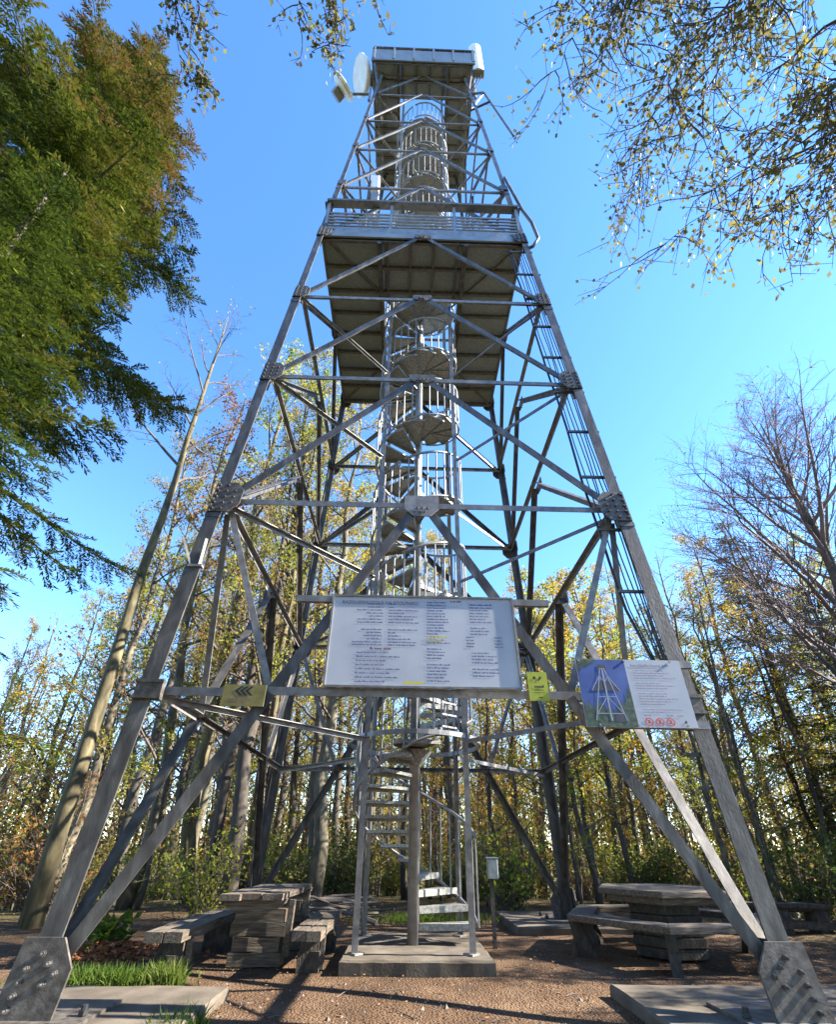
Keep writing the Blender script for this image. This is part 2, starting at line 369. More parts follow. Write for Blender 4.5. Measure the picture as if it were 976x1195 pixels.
# legs: L sections, flanges lie in the two faces, thinner in steps going up
for sx, sy in CORN:
    b = MB()
    for (z0, z1, w, t) in ((0.16, 5.17, 0.175, 0.018), (5.17, 10.24, 0.145, 0.016), (10.24, 15.30, 0.12, 0.014), (15.30, 25.9, 0.095, 0.012)):
        ow = V((sx*w*.42, sy*w*.20, 0))
        b.angle(corner(sx,sy,z0)+ow, corner(sx,sy,z1)+ow, w, t, (-sx,0,0), (0,-sy,0))
        # splice collar
        if z1 < 20: b.angle(corner(sx,sy,z1-0.32)+ow+V((sx*.006,sy*.006,0)), corner(sx,sy,z1-0.26)+ow+V((sx*.006,sy*.006,0)), w+.012, t, (-sx,0,0), (0,-sy,0))
    b.build('leg', M_STEEL, tower)
FACES = [((-1,-1),(1,-1),V((0,-1,0))), ((1,-1),(1,1),V((1,0,0))), ((1,1),(-1,1),V((0,1,0))), ((-1,1),(-1,-1),V((-1,0,0)))]
FDIST = [0, 2, 3, 1]
def mid(a, c, z): return (corner(*a, z)+corner(*c, z))/2
brace_w = {0:0.115, 2:0.105, 3:0.09, 4:0.085, 5:0.08, 6:0.07, 7:0.065, 8:0.06, 9:0.055}
beam_w = {1:0.085, 2:0.08, 3:0.075, 4:0.07, 5:0.07, 6:0.06, 7:0.055, 8:0.05, 9:0.05, 10:0.08}
def oct_plate(b, c, X, Y, n, w, h, cut, t, bolts, br=0.016, bl=0.03):
    """plate with cut corners in the plane X,Y, centred on c, with bolt rows; n = outward normal"""
    a, d = w/2, h/2
    poly = [(-a+cut,-d),(a-cut,-d),(a,-d+cut),(a,d-cut),(a-cut,d),(-a+cut,d),(-a,d-cut),(-a,-d+cut)]
    b.prism(poly, c, X, Y, n*t)
    for (u, v) in bolts:
        p = c + X*u + Y*v + n*(t-0.002); b.cyl(p, p+n*bl, br, 6)
for fi, (a, c, n) in enumerate(FACES):
    tx = (corner(*c,0)-corner(*a,0)).normalized()
    inn = -n
    panels = [(0,2)] + [(i,i+1) for i in range(2,10)]
    for lo, hi in panels:
        z0 = 0.50 if lo == 0 else ZS[lo]; z1 = ZS[hi]
        w = brace_w[lo]; t = 0.012
        apex = mid(a, c, z1)
        for (k, sgn) in ((a,1),(c,-1)):
            s = corner(*k, z0) + tx*sgn*(0.10 if lo else 0.16)
            e = apex - tx*sgn*0.06 - V((0,0,0.05))
            d = (e-s).normalized(); side = d.cross(n).normalized()
            if side.z > 0: side = -side
            m = MB(); off = n*0.012
            m.angle(s-side*w/2+off, e-side*w/2+off, w, t, side, inn)
            m.build('diagonal_brace', M_STEEL if lo else M_STEEL, tower)
    for i in range(2, 11):
        z = ZS[i]; w = beam_w[i]; m = MB()
        s = corner(*a, z)+tx*0.03+inn*0.045; e = corner(*c, z)-tx*0.03+inn*0.045
        m.angle(s+Z3*w/2, e+Z3*w/2, w, 0.01, (0,0,-1), inn); m.build('cross_beam', M_STEEL2, tower)
    # short beams at level 1: leg to diagonal, and struts from the diagonal up to the level 2 corner
    z = ZS[1]; zb, zt = 0.52, ZS[2]
    f = (z-zb)/(zt-zb)
    for (k, sgn) in ((a,1),(c,-1)):
        D = corner(*k, zb).lerp(mid(a, c, zt), f); P = corner(*k, z)
        m = MB(); m.angle(P+tx*sgn*0.05+inn*0.05+Z3*.04, D+inn*0.05+Z3*.04, 0.085, 0.01, (0,0,-1), inn); m.build('cross_beam', M_STEEL2, tower)
        m = MB(); Q = corner(*k, ZS[2])+tx*sgn*0.12-Z3*0.15
        m.angle(D+inn*0.06, Q+inn*0.06, 0.075, 0.01, tx*sgn, inn); m.build('secondary_strut', M_STEEL2, tower)
    if fi == 0:  # the middle of the level 1 beam carries the boards on the front face
        D0 = corner(*a, zb).lerp(mid(a, c, zt), f); D1 = corner(*c, zb).lerp(mid(a, c, zt), f)
        m = MB(); m.angle(D0-tx*0.05+V((0,-.012,.04)), D1+tx*0.05+V((0,-.012,.04)), 0.085, 0.01, (0,0,-1), inn); m.build('cross_beam', M_STEEL2, tower)
    else:
        D0 = corner(*a, zb).lerp(mid(a, c, zt), f); D1 = corner(*c, zb).lerp(mid(a, c, zt), f)
        m = MB(); m.angle(D0+inn*.05+Z3*.04, D1+inn*.05+Z3*.04, 0.07, 0.01, (0,0,-1), inn); m.build('cross_beam', M_STEEL, tower)
    # gussets
    lean = V((0,0,1)) + n*(-0.06); Yp = lean.normalized()
    for i in range(2, 9):
        z = ZS[i]; sc = {2:0.46, 3:0.40, 4:0.34, 5:0.34, 6:0.24, 7:0.20, 8:0.17}[i]
        for (k, sgn) in ((a,1),(c,-1)):
            leg_d = (corner(*k, z+1)-corner(*k, z)).normalized()
            ctr = corner(*k, z) + tx*sgn*(sc*0.26) + n*0.038
            m = MB(); w, h = sc*0.78, sc*1.06
            poly = [(-w*.52,-h/2),(w*.18,-h/2),(w*.5,-h*.22),(w*.5,h*.26),(w*.2,h/2),(-w*.52,h/2)]
            if sgn < 0: poly = [(-u, v) for u, v in poly][::-1]
            m.prism(poly, ctr, tx, leg_d, n*0.014)
            if i <= 5:
                for r_ in range(5):
                    for q_ in (0,1,2):
                        u = (-w*.38 + q_*w*.3)*sgn; v = -h*.4 + r_*h*.2
                        if q_ == 2 and r_ in (0,4): continue
                        p = ctr + tx*u + leg_d*v + n*0.012; m.cyl(p, p+n*0.028, 0.015, 6)
            m.build('gusset_plate', M_PLATE, tower)
        ctr = mid(a, c, z) + n*(0.018) - Z3*(0.06 if i < 8 else 0.02)
        m = MB(); w = sc*1.02 if i < 6 else sc*.8; h = sc*0.5
        if i == 2: w, h = 0.44, 0.34
        poly = [(-w/2,h*.5),(-w/2,-h*.15),(-w*.25,-h*.5),(w*.25,-h*.5),(w/2,-h*.15),(w/2,h*.5)]
        m.prism(poly[::-1], ctr, tx, Yp, n*0.016)
        if i <= 5:
            for u, v in ((-.2,-.3),(-.05,-.3),(.1,-.3),(-.12,-.12),(.03,-.12),(.18,-.12)):
                p = ctr + tx*u*w + Yp*v*h + n*0.014; m.cyl(p, p+n*0.028, 0.014, 6)
        m.build('gusset_plate', M_STEEL2 if i == 2 else M_PLATE, tower)
# base plates with bolts
for (sx, sy) in CORN:
    for (X, n, s_) in ((V((-sx,0,0)), V((0,sy,0)), 0), (V((0,-sy,0)), V((sx,0,0)), 1)):
        ctr = corner(sx, sy, 0.11)-X*(0.12 if s_ == 0 else 0.0)+n*(0.045 if s_ == 0 else 0.085); Y = (corner(sx,sy,1)-corner(sx,sy,0)).normalized()
        m = MB(); W = 0.43 if s_ == 0 else 0.30; H = 0.50
        poly = [(-0.06,0),(W*.88,0),(W*.92,H*.62),(W*.62,H),(-0.03,H)]
        # the plate leans with the leg: Y axis is the leg's own
        if (X.cross(Y)).dot(n) < 0: poly = poly[::-1]
        o0 = ctr + n*0.004
        m.prism(poly, o0, X, Y, n*0.022)
        bp = m.build('base_plate', M_PLATE, tower)
        rows = [(0.04,.07),(0.05,.15),(0.06,.23),(0.07,.31),(.15,.40),(.22,.34),(.29,.28),(.23,.22)] if s_ == 0 else [(.08,.15),(.08,.3),(.2,.2)]
        for (u, v) in rows:
            p = o0 + X*u + Y*v + n*0.021; k = MB(); k.cyl(p, p+n*0.008, 0.024, 8); k.cyl(p+n*0.007, p+n*0.024, 0.019, 6); k.cyl(p+n*0.023, p+n*0.05, 0.011, 8); k.build('bolt', M_BOLT, bp)
    m = MB(); c0 = corner(sx, sy, 0.1)
    m.box(c0+V((-sx*.18,-sy*.18,0.012)), (0.62,0.62,0.024)); ft = m.build('foot_plate', M_PLATE, tower)
    for (u, v) in ((-.42,.05),(.05,.05),(-.42,-.40),(.05,-.40)):
        p = c0+V((sx*u, -sy*v, 0.0)); k = MB(); k.cyl(p, p+Z3*0.09, 0.022, 8); k.cyl(p+Z3*0.03, p+Z3*0.06, 0.036, 6); k.build('anchor_bolt', M_CABLE, ft)
# plan bracing from the corners to the stair frame
FR = 0.72
for i in range(1, 10):
    z = ZS[i]
    for (sx, sy) in CORN:
        m = MB(); q = V((sx*FR, sy*FR, z-0.04)); p = corner(sx, sy, z-0.04)-V((sx*.08,sy*.08,0))
        w = 0.06 if i < 4 else 0.05
        d = (q-p).normalized(); m.angle(p, q, w, 0.009, d.cross(Z3), (0,0,-1)); m.build('plan_brace', M_STEEL2, tower)
# small bracket with two prongs on the front left leg
m = MB(); p = corner(-1,-1,4.15); m.bar(p+V((-.05,-.03,-.05)), p+V((.12,-.03,-.05)), 0.06, 0.03); m.bar(p+V((-.02,-.04,-.04)), p+V((-.16,-.10,.30)), 0.025, 0.025); m.bar(p+V((.08,-.04,-.04)), p+V((.09,-.05,.32)), 0.03, 0.02)
m.build('bracket', M_STEEL2, tower)
for (sx, z) in ((-1, 2.62), (1, 2.55)):
    m = MB(); p = corner(sx,-1,z); m.box(p+V((-sx*.06,-.05,-.02)), (.26,.06,.20)); m.box(p+V((-sx*.06,-.085,-.10)), (.28,.02,.03)); m.box(p+V((-sx*.06,-.085,.06)), (.28,.02,.03)); m.build('clamp', M_PLATE, tower)

# platforms
def platform(zd, half, hole, rail_h, solid, name):
    b = MB(); t = 0.05
    def slab4(zb, zt, h, ho):
        for (x0,x1,y0,y1) in ((-h,-ho,-h,h),(ho,h,-h,h),(-ho,ho,-h,-ho),(-ho,ho,ho,h)):
            b.box(((x0+x1)/2,(y0+y1)/2,(zb+zt)/2), (x1-x0-.004,y1-y0-.004,zt-zb))
    slab4(zd-t, zd, half, hole)
    deck = b.build('viewing_platform', M_DECK, tower)
    k = 0; y = -half+0.06
    while y < half:
        for (x0, x1) in (((-half, half),) if abs(y) > hole+0.05 else ((-half,-hole-.02),(hole+.02,half))):
            j = MB(); j.bar((x0+.02,y,zd-t-0.055), (x1-.02,y,zd-t-0.055), 0.05, 0.10); j.build('joist', M_JOIST, deck)
        y += (2*half-0.12)/8.0
    for x in (-hole-0.06, hole+0.06):
        j = MB(); j.bar((x,-half+.02,zd-t-0.155),(x,half-.02,zd-t-0.155),0.09,0.10); j.build('main_beam', M_STEEL, deck)
    for x in np.linspace(-hole+0.1, hole-0.1, 4):
        j = MB(); j.bar((x,-half+.02,zd-t-0.045),(x,-hole-.02,zd-t-0.045),0.05,0.07); j.build('joist', M_JOIST, deck)
    for (cx, cy, lx, ly) in ((0,-half,1,0),(0,half,1,0),(-half,0,0,1),(half,0,0,1)):
        n = V((cx,cy,0)).normalized(); T = V((lx,ly,0)); c = V((cx,cy,zd))
        e = MB(); e.bar(c-T*half+Z3*-.03+n*.015, c+T*half+Z3*-.03+n*.015, 0.03, 0.16); e.build('edge_beam', M_PANEL, deck)
        r = MB()
        if not solid:
            r.bar(c-T*half+n*.02+Z3*.16, c+T*half+n*.02+Z3*.16, 0.012, 0.20)
            for z in (0.36, 0.49, 0.62, 0.75, 0.88):
                r.bar(c-T*half+Z3*z, c+T*half+Z3*z, 0.03, 0.045)
        else:
            r.bar(c-T*half+n*.01+Z3*(rail_h/2-.03), c+T*half+n*.01+Z3*(rail_h/2-.03), 0.01, rail_h-.12)
        for s in np.linspace(-1, 1, 4 if not solid else 6):
            p = c+T*s*(half-.03); r.bar(p+n*(.0 if not solid else .03), p+n*(.0 if not solid else .03)+Z3*rail_h, 0.06, 0.05, up=tuple(n))
        r.build('railing', M_RAIL if not solid else M_PANEL, deck)
        h = MB(); h.bar(c-T*(half+.02)+Z3*(rail_h+.03), c+T*(half+.02)+Z3*(rail_h+.03), 0.16 if not solid else .10, 0.07); h.build('top_rail', M_JOIST if not solid else M_STEEL, deck)
    return deck
platform(12.72, 2.13, 0.86, 1.30, False, 'lower')
platform(24.95, 1.74, 0.80, 1.05, True, 'upper')
# knee braces under the upper platform
for (sx, sy) in CORN:
    m = MB(); m.bar(corner(sx,sy,23.4), V((sx*1.68,sy*1.68,24.75)), 0.06, 0.06); m.build('knee_brace', M_STEEL, tower)

# ------------------------------------------------------------------ spiral staircase
stair = thing('spiral_staircase', (0,0,0.145), 'steel spiral staircase winding up a round column in the middle of the tower', 'staircase')
m = MB(); m.cyl((0,0,0.14), (0,0,24.4), 0.076, 16); m.build('column', M_RAIL, stair, smooth=True)
for (sx, sy) in CORN:
    m = MB(); m.angle((sx*FR,sy*FR,0.14), (sx*FR,sy*FR,25.6), 0.075, 0.01, (-sx,0,0), (0,-sy,0)); m.bar((sx*FR,sy*FR,.157),(sx*(FR-.1),sy*(FR-.1),.157),.14,.02); m.build('frame_post', M_STEEL2, stair)
RISE = 0.182
def step_ang(i): return rad(270 - 22*(12-i)) if i < 12 else rad(270 + 31.5*(i-12))
def step_z(i): return 0.19 + RISE*(i+1)
NST = int((24.9-0.19)/RISE)
def tread(b, i):
    a = step_ang(i); z = step_z(i); wd = rad(24) if i < 11 else rad(33.5)
    if i == 12: wd = rad(50)
    n = 5; r0, r1 = 0.085, 0.80
    ar = [a - wd/2 + wd*k/n for k in range(n+1)]
    poly = [(cos(ar[0])*r0, sin(ar[0])*r0)] + [(cos(q)*r1, sin(q)*r1) for q in ar] + [(cos(ar[-1])*r0, sin(ar[-1])*r0)]
    b.prism(poly, (0,0,z-0.008), V((1,0,0)), V((0,1,0)), (0,0,0.008))
    for q in (ar[0],):      # front lip
        p = V((cos(q)*r0, sin(q)*r0, z-0.045)); e = V((cos(q)*r1, sin(q)*r1, z-0.03)); b.bar(p, e, 0.014, 0.075)
    q = ar[-1]; p = V((cos(q)*r0, sin(q)*r0, z-0.025)); e = V((cos(q)*r1, sin(q)*r1, z-0.025)); b.bar(p, e, 0.008, 0.035)
    for k in range(n):
        p = V((cos(ar[k])*r1, sin(ar[k])*r1, z-0.03)); e = V((cos(ar[k+1])*r1, sin(ar[k+1])*r1, z-0.03)); b.bar(p, e, 0.008, 0.056)
rest = MB()
for i in range(NST):
    if i < 99: b = MB(); tread(b, i); b.build('step', M_STEP, stair)
    else: tread(rest, i)
o = rest.build('step', M_STEP, stair); o['kind'] = 'stuff'
# balusters and handrails on the outside of the helix
def helix(i): 
    i0 = int(math.floor(i)); f = i-i0; return step_ang(i0)*(1-f)+step_ang(i0+1)*f
RO = 0.875
rest = MB(); cnt = 0
i = 0.0
while i < NST-1:
    a = helix(i); z = 0.19+RISE*(i+1)
    p = V((cos(a)*RO, sin(a)*RO, z-0.06)); e = p+Z3*1.06
    b = MB() if cnt < 99 else rest
    b.tube([p, e], 0.0135, 6)
    if cnt < 99: b.build('baluster', M_RAIL, stair)
    cnt += 1; i += 0.36 if i > 12 else 0.5
o = rest.build('baluster', M_RAIL, stair); o['kind'] = 'stuff'
turns = NST/11.43
i = 0.0
while i < NST-1.5:
    j = min(i+11.43, NST-1.2); b = MB(); c = MB(); pts = []; pt2 = []
    s = i
    while s <= j+0.01:
        a = helix(s); z = 0.19+RISE*(s+1); pts.append((cos(a)*RO, sin(a)*RO, z+1.02)); pt2.append((cos(a)*RO, sin(a)*RO, z-0.04)); s += 0.25
    b.tube(pts, 0.024, 8); b.build('handrail', M_RAIL, stair, smooth=True)
    c.tube(pt2, 0.02, 6); c.build('stringer', M_RAIL, stair, smooth=True)
    i = j
def ring(z, r, h, t, name, a0=0, a1=360):
    b = MB(); n = 40
    pts = [(cos(rad(a0+(a1-a0)*k/n))*r, sin(rad(a0+(a1-a0)*k/n))*r) for k in range(n+1)]
    for (x0,y0),(x1,y1) in zip(pts, pts[1:]): b.bar((x0,y0,z), (x1,y1,z), t, h)
    return b.build(name, M_RAIL, stair)
ring(2.62, 0.985, 0.065, 0.02, 'landing_ring')

# mesh gate panel above the first landing
b = MB()
g0, g1 = rad(292), rad(318)
P0 = V((cos(g0)*.93, sin(g0)*.93, 0)); P1 = V((cos(g1)*.93, sin(g1)*.93, 0))
for f in np.linspace(0, 1, 5): p = P0.lerp(P1, f); b.bar(p+Z3*2.70, p+Z3*3.75, 0.022, 0.022)
for z in np.linspace(2.72, 3.72, 7): b.bar(P0+Z3*z, P1+Z3*z, 0.02, 0.022)
b.build('mesh_gate', M_RAIL, stair)
# cone bracket under the landing
b = MB(); b.tube([(0,0,2.30),(0,0,2.52)], [0.09,0.26], 14); b.build('landing_bracket', M_STEP, stair)
# lamp-post thin foot of the handrail
# ------------------------------------------------------------------ cable run on the right front leg
cab = thing('cable_run', tuple(corner(1,-1,2.5)), 'bundle of black cables on rungs running up inside the front right leg', 'cables')
def cpt(z, u): return V((hw(z)-0.04-u*.85, -hw(z)+0.10, z))
rr = random.Random(3)
for k, u in enumerate((0.0, 0.05, 0.13, 0.18, 0.27, 0.34)):
    pts = []
    z = 2.3
    while z < 12.6:
        squeeze = min(1.0, max(0.0, (z-2.3)/1.5)); pts.append(cpt(z, u*squeeze + 0.012*sin(z*2.1+k*1.7)+rr.uniform(-.006,.006))); z += 0.35
    b = MB(); b.tube(pts, 0.009 if k != 5 else 0.018, 5); b.build('cable', M_CABLEG if k < 5 else M_CABLE, cab, smooth=True)
z = 3.0
while z < 12.5:
    b = MB(); b.bar(cpt(z,-0.20)+V((0,-.03,0)), cpt(z,0.36)+V((0,-.03,0)), 0.03, 0.035); b.build('rung', M_JOIST, cab); z += 0.93
for z in (1.75, 2.05):
    b = MB(); p = corner(1,-1,z); b.box(p+V((-.1,-.012,0)), (.25,.02,.03)); b.build('strap', M_CABLE, cab)
b = MB(); b.tube([corner(1,-1,15.9)+V((.06,-.05,0)), corner(1,-1,13.9)+V((.16,-.1,0)), corner(1,-1,13.3)+V((.26,-.1,0)), corner(1,-1,12.6)+V((.28,-.08,0)), corner(1,-1,12.3)+V((.12,-.05,0)), corner(1,-1,12.35)+V((-.05,.05,0))], 0.035, 8)
b.build('conduit', M_STEEL, cab, smooth=True)

# ------------------------------------------------------------------ antennas
def dish(name, c, n, r, depth, label, mat_face, hub):
    t = thing(name, c, label, 'antenna'); c = V(c); n = V(n).normalized()
    x = n.cross(Z3).normalized(); y = x.cross(n)
    b = MB(); N = 28
    rings = [(0.15,-depth),(0.6,-depth*.9),(0.92,-depth*.45),(1.0,0),(1.0,0.05),(0.97,0.06)]
    base = len(b.v)
    for (f, d) in rings:
        for k in range(N):
            a = 2*pi*k/N; b.v.append(c + n*d + (x*cos(a)+y*sin(a))*r*f)
    for i in range(len(rings)-1):
        for k in range(N): b.f.append((i*N+k, i*N+(k+1)%N, (i+1)*N+(k+1)%N, (i+1)*N+k)); b.m.append(0)
    b.f.append(tuple(range(N))[::-1]); b.m.append(0)
    b.build('reflector', M_WHITE, t, smooth=False)
    b = MB(); b.tube([c+n*.055, c+n*.07], [r*.97, r*.9], N); b.build('radome', mat_face, t)
    b = MB(); b.box(c-n*(depth+.12), (.34,.22,.34), (x,n,y)); b.build('radio_unit', M_GREYP, t, bevel=0.02)
    b = MB(); b.bar(c-n*(depth+.1), hub, 0.06, 0.06); b.cyl(V(hub)+V((0,0,-.55)), V(hub)+V((0,0,.55)), 0.04, 8); b.build('mount', M_STEEL2, t)
    return t
dish('dish_antenna', (-2.62,-1.5,23.25), (0.62,-0.44,0.36), 0.43, 0.17, 'white dish antenna tilted skyward, lowest on the upper left of the tower', M_WHITE, (-1.75,-1.45,22.9))
dish('dish_antenna', (-2.20,-1.25,25.25), (-0.80,-0.25,-0.45), 0.56, 0.24, 'large round white drum antenna beside the top left corner of the upper platform', M_WHITE, (-1.62,-1.45,25.0))
def panel_antenna(c, s, label, px):
    t = thing('panel_antenna', c, label, 'antenna'); c = V(c)
    b = MB(); w, d, h = s; n = 10
    poly = [(-w/2,d/2),(-w/2,0)] + [(-w/2*cos(pi*k/8), -d/2*sin(pi*k/8)) for k in range(1,8)] + [(w/2,0),(w/2,d/2)]
    b.prism(poly, c-V((0,0,h/2)), V((1,0,0)), V((0,1,0)), (0,0,h)); b.build('radome', M_WHITE, t)
    b = MB(); b.box(c+V((0,0.0,-h/2-.015)), (w*.9,d*.7,.03)); b.build('end_cap', M_GREYP, t)
    b = MB(); b.cyl(c+V((px,.25,-h/2-1.3)), c+V((px,.25,h/2-.1)), 0.045, 8); b.bar(c+V((px,.25,h*.3)), c+V((0,d/2,h*.3)),.05,.05); b.bar(c+V((px,.25,-h*.3)), c+V((0,d/2,-h*.3)),.05,.05); b.bar(c+V((px,.25,-h/2-1.1)), V((1.45,-1.4,c.z-h/2-1.2)),.05,.05); b.build('mast', M_STEEL2, t)
    for k in range(3):
        b = MB(); b.tube([c+V((-.1+.1*k,0,-h/2)), c+V((-.15+.1*k,.05,-h/2-.4)), V((1.40,-1.38,c.z-h/2-1.5-.2*k))], 0.018, 5); b.build('cable', M_CABLE, t)
panel_antenna((1.86,-1.62,25.75), (0.44,0.26,2.5), 'tall white panel antenna at the right corner of the upper platform', -.12)
t = thing('equipment_box', (-1.24,-1.5,14.2), 'narrow white box over a grey one on a pole above the lower platform', 'radio box')
b = MB(); b.box((-1.24,-1.5,16.55), (.22,.18,.75)); b.build('upper_box', M_WHITE, t, bevel=.03)
b = MB(); b.box((-1.22,-1.5,15.75), (.20,.16,.6)); b.build('lower_box', M_GREYP, t, bevel=.02)
b = MB(); b.box((-1.28,-1.5,15.2), (.18,.16,.3)); b.build('junction_box', M_WHITE, t, bevel=.02)
b = MB(); b.cyl((-1.40,-1.46,12.75), (-1.40,-1.46,17.2), 0.035, 8); b.bar((-1.40,-1.46,16.6),(-1.3,-1.5,16.6),.05,.05); b.bar((-1.40,-1.46,15.7),(-1.3,-1.5,15.7),.05,.05); b.build('pole', M_STEEL, t)
t = thing('whip_antenna', (1.62,-1.5,22.6), 'long thin rod antenna slanting out from the upper right of the tower', 'antenna')
b = MB(); b.cyl((1.95,-1.65,22.7), (2.52,-1.9,18.7), 0.028, 6); b.build('rod', M_STEEL, t)
b = MB(); b.bar((1.5,-1.48,21.8), (2.08,-1.7,21.8), .05,.05); b.bar((1.45,-1.45,23.2), (1.95,-1.65,22.7), .05,.05); b.bar((1.5,-1.48,21.8), (1.95,-1.65,22.7), .04,.04); b.build('mount', M_STEEL, t)

# ------------------------------------------------------------------ boards and signs
def put_text(txt, o, X, Y, h, mat, name, parent, n, w=None, bold=0.0):
    cu = bpy.data.curves.new('txt', 'FONT'); cu.body = txt; cu.size = h*1.35; cu.align_x = 'CENTER'; cu.align_y = 'CENTER'; cu.offset = bold
    to = bpy.data.objects.new('txt', cu); link(to)
    dg = bpy.context.evaluated_depsgraph_get(); dg.update()
    me = bpy.data.meshes.new_from_object(to.evaluated_get(dg)); bpy.data.objects.remove(to)
    co = np.empty(len(me.vertices)*3); me.vertices.foreach_get('co', co); co = co.reshape(-1,3)
    sx = 1.0
    if w: sx = w/(co[:,0].max()-co[:,0].min())
    off = WL[parent.name]
    base = np.array(o)-np.array(off)
    W = base + np.outer(co[:,0]*sx, np.array(X)) + np.outer(co[:,1], np.array(Y)) + np.array(n)*0.0
    me.vertices.foreach_set('co', W.ravel()); me.update(); me.name = name
    return finish(me, name, mat, parent, off)
def fine_print(b, o, X, Y, x0, x1, y, h, r, align='l'):
    """one line of small print too fine to read: word-lengths of letter-high strokes"""
    o, X, Y = V(o), V(X), V(Y)
    x = x0
    while x < x1:
        wl = r.randint(2, 9)
        for _ in range(wl):
            w = h*r.uniform(.28,.55); hh = h*r.choice((.62,.62,.7,1.0))
            if x+w > x1: x = x1; break
            b.face([o+X*x+Y*y, o+X*(x+w)+Y*y, o+X*(x+w)+Y*(y+hh), o+X*x+Y*(y+hh)]); x += w*1.22
        x += h*.5

# main board on the level 1 beam
BW, BH = 2.0, 1.06
yb = -hw(2.62)-0.055
info = thing('information_board', (0.02, yb, 2.66), 'wide white board of blue print headed with the name of the lookout tower, mid front', 'information board')
lean = V((0, 0.06, 1)).normalized(); nb = V((0,-1,0.06)).normalized()
b = MB(); o0 = V((0.02, yb, 2.66))
X1 = V((1,0,0.0)).normalized()
b.prism([(-BW/2,0),(BW/2,0),(BW/2,BH),(-BW/2,BH)], o0, X1, lean, nb*0.012); b.build('panel', M_BOARD, info)
b = MB()
for (u0,v0,u1,v1) in ((-BW/2,0,BW/2,0),(-BW/2,BH,BW/2,BH)):
    b.bar(o0+X1*u0+lean*v0+nb*.012, o0+X1*u1+lean*v1+nb*.012, .028, .022)
for u in (-BW/2, BW/2): b.bar(o0+X1*u+nb*.012, o0+X1*u+lean*BH+nb*.012, .022, .028, up=tuple(nb))
b.build('frame', M_STEEL2, info)
b = MB(); b.bar(o0+X1*(-1.42)+lean*(BH-.03)-nb*.03, o0+X1*1.42+lean*(BH-.03)-nb*.03, .05, .075); b.build('support_rail', M_STEEL2, info)
op = o0 + nb*0.0145
put_text('RAZGLEDNI STOLP NA STOLPNIKU', op+X1*(-.475)+lean*(BH-.085), X1, lean, 0.042, M_INKR, 'heading', info, nb, w=0.84, bold=0.0)
r = random.Random(21); b = MB()
lines = [.90,.862,.826,.79,.754,.718,.682,.60,.565,.53,.495,.46,.43]
for k, f in enumerate(lines):
    L = r.uniform(.14,.33); y = BH*f
    fine_print(b, op, X1, lean, -.44-L, -.44, y, .017, r)
    fine_print(b, op, X1, lean, -.38, -.38+r.uniform(.06,.34), y, .017, r)
for k in range(8): fine_print(b, op, X1, lean, -.70, -.70+r.uniform(.28,.52), BH*(.345-.043*k), .0175, r)
for k in range(27):
    if k in (15, 20): continue
    (fine_print)(b, op, X1, lean, .04, .04+r.uniform(.12,.27), BH*(.93-.0335*k), .0175, r)
for k in range(24):
    y = BH*(.91-.0345*k)
    if k in (7, 15, 20): continue
    if 11 <= k <= 14: fine_print(b, op, X1, lean, .46, .55, y, .017, r); fine_print(b, op, X1, lean, .76, .85, y, .017, r)
    else: fine_print(b, op, X1, lean, .51, .51+r.uniform(.18,.29), y, .017, r)
b.build('print', M_INK, info)
b = MB(); fine_print(b, op, X1, lean, -.56,-.34, BH*.385, .028, r); fine_print(b, op, X1, lean, .30,.43, BH*.945, .024, r); b.build('subheading', M_INKR, info)
b = MB()
pp = op+nb*.002
for (u,v,w,h) in ((.04,BH*.525,.22,.022),(.04,BH*.49,.17,.018)): fine_print(b, pp, X1, lean, u, u+w, v, h, r)
b.face([pp+X1*(-.20)+lean*.035, pp+X1*.0+lean*.035, pp+X1*.0+lean*.06, pp+X1*(-.20)+lean*.06]); b.build('yellow_print', M_INKY, info)

# photo board on the right
ph = thing('photo_board', (2.2,-2.95,2.27), 'board with a printed tower picture and notice text on the front right leg', 'information board')
b = MB(); yb2 = -2.93; o0 = V((1.585, yb2, 2.27)); X1p = V((1,0,0)); W2, H2 = 1.08, 0.70
n2 = nb
b.prism([(0,0),(W2,0),(W2,H2),(0,H2)], o0, X1p, lean, nb*0.010); b.build('panel', M_BOARD, ph)
b = MB(); b.bar(o0+X1p*(.2)+lean*(H2-.035)-nb*.025, o0+X1p*1.21+lean*(H2-.035)-nb*.025, .04, .075); b.bar(o0+X1p*.2+lean*.035-nb*.025, o0+X1p*1.21+lean*.035-nb*.025, .04, .075); b.build('support_rail', M_STEEL2, ph)
q0 = o0+nb*0.0125
def quad(b, o, u0, v0, u1, v1, lift=0):
    o = V(o)+nb*lift; b.face([o+X1p*u0+lean*v0, o+X1p*u1+lean*v0, o+X1p*u1+lean*v1, o+X1p*u0+lean*v1])
b = MB(); quad(b, q0, 0.004, 0.004, .50, H2-.004); b.build('picture_sky', M_SKYP, ph)
b = MB(); r = random.Random(4)
def jag(b, u0, u1, base, hs, top, lift):
    n = 22
    for k in range(n):
        a = u0+(u1-u0)*k/n; c = u0+(u1-u0)*(k+1)/n; h = hs(k/n)*r.uniform(.75,1.1)
        o = q0+nb*lift
        if top: b.face([o+X1p*a+lean*(H2-.004), o+X1p*a+lean*(H2-h), o+X1p*((a+c)/2)+lean*(H2-h*1.3), o+X1p*c+lean*(H2-h*.9), o+X1p*c+lean*(H2-.004)][::-1])
        else: b.face([o+X1p*a+lean*.004, o+X1p*c+lean*.004, o+X1p*c+lean*h, o+X1p*((a+c)/2)+lean*(h*1.3), o+X1p*a+lean*h*.9])
jag(b, .004,.5, 0, lambda f: .17+.16*abs(f-.55)**1.2+(.14 if f > .82 else 0), False, .0015)
jag(b, .004,.2, 0, lambda f: .10*(1-f)+.02, True, .0015)
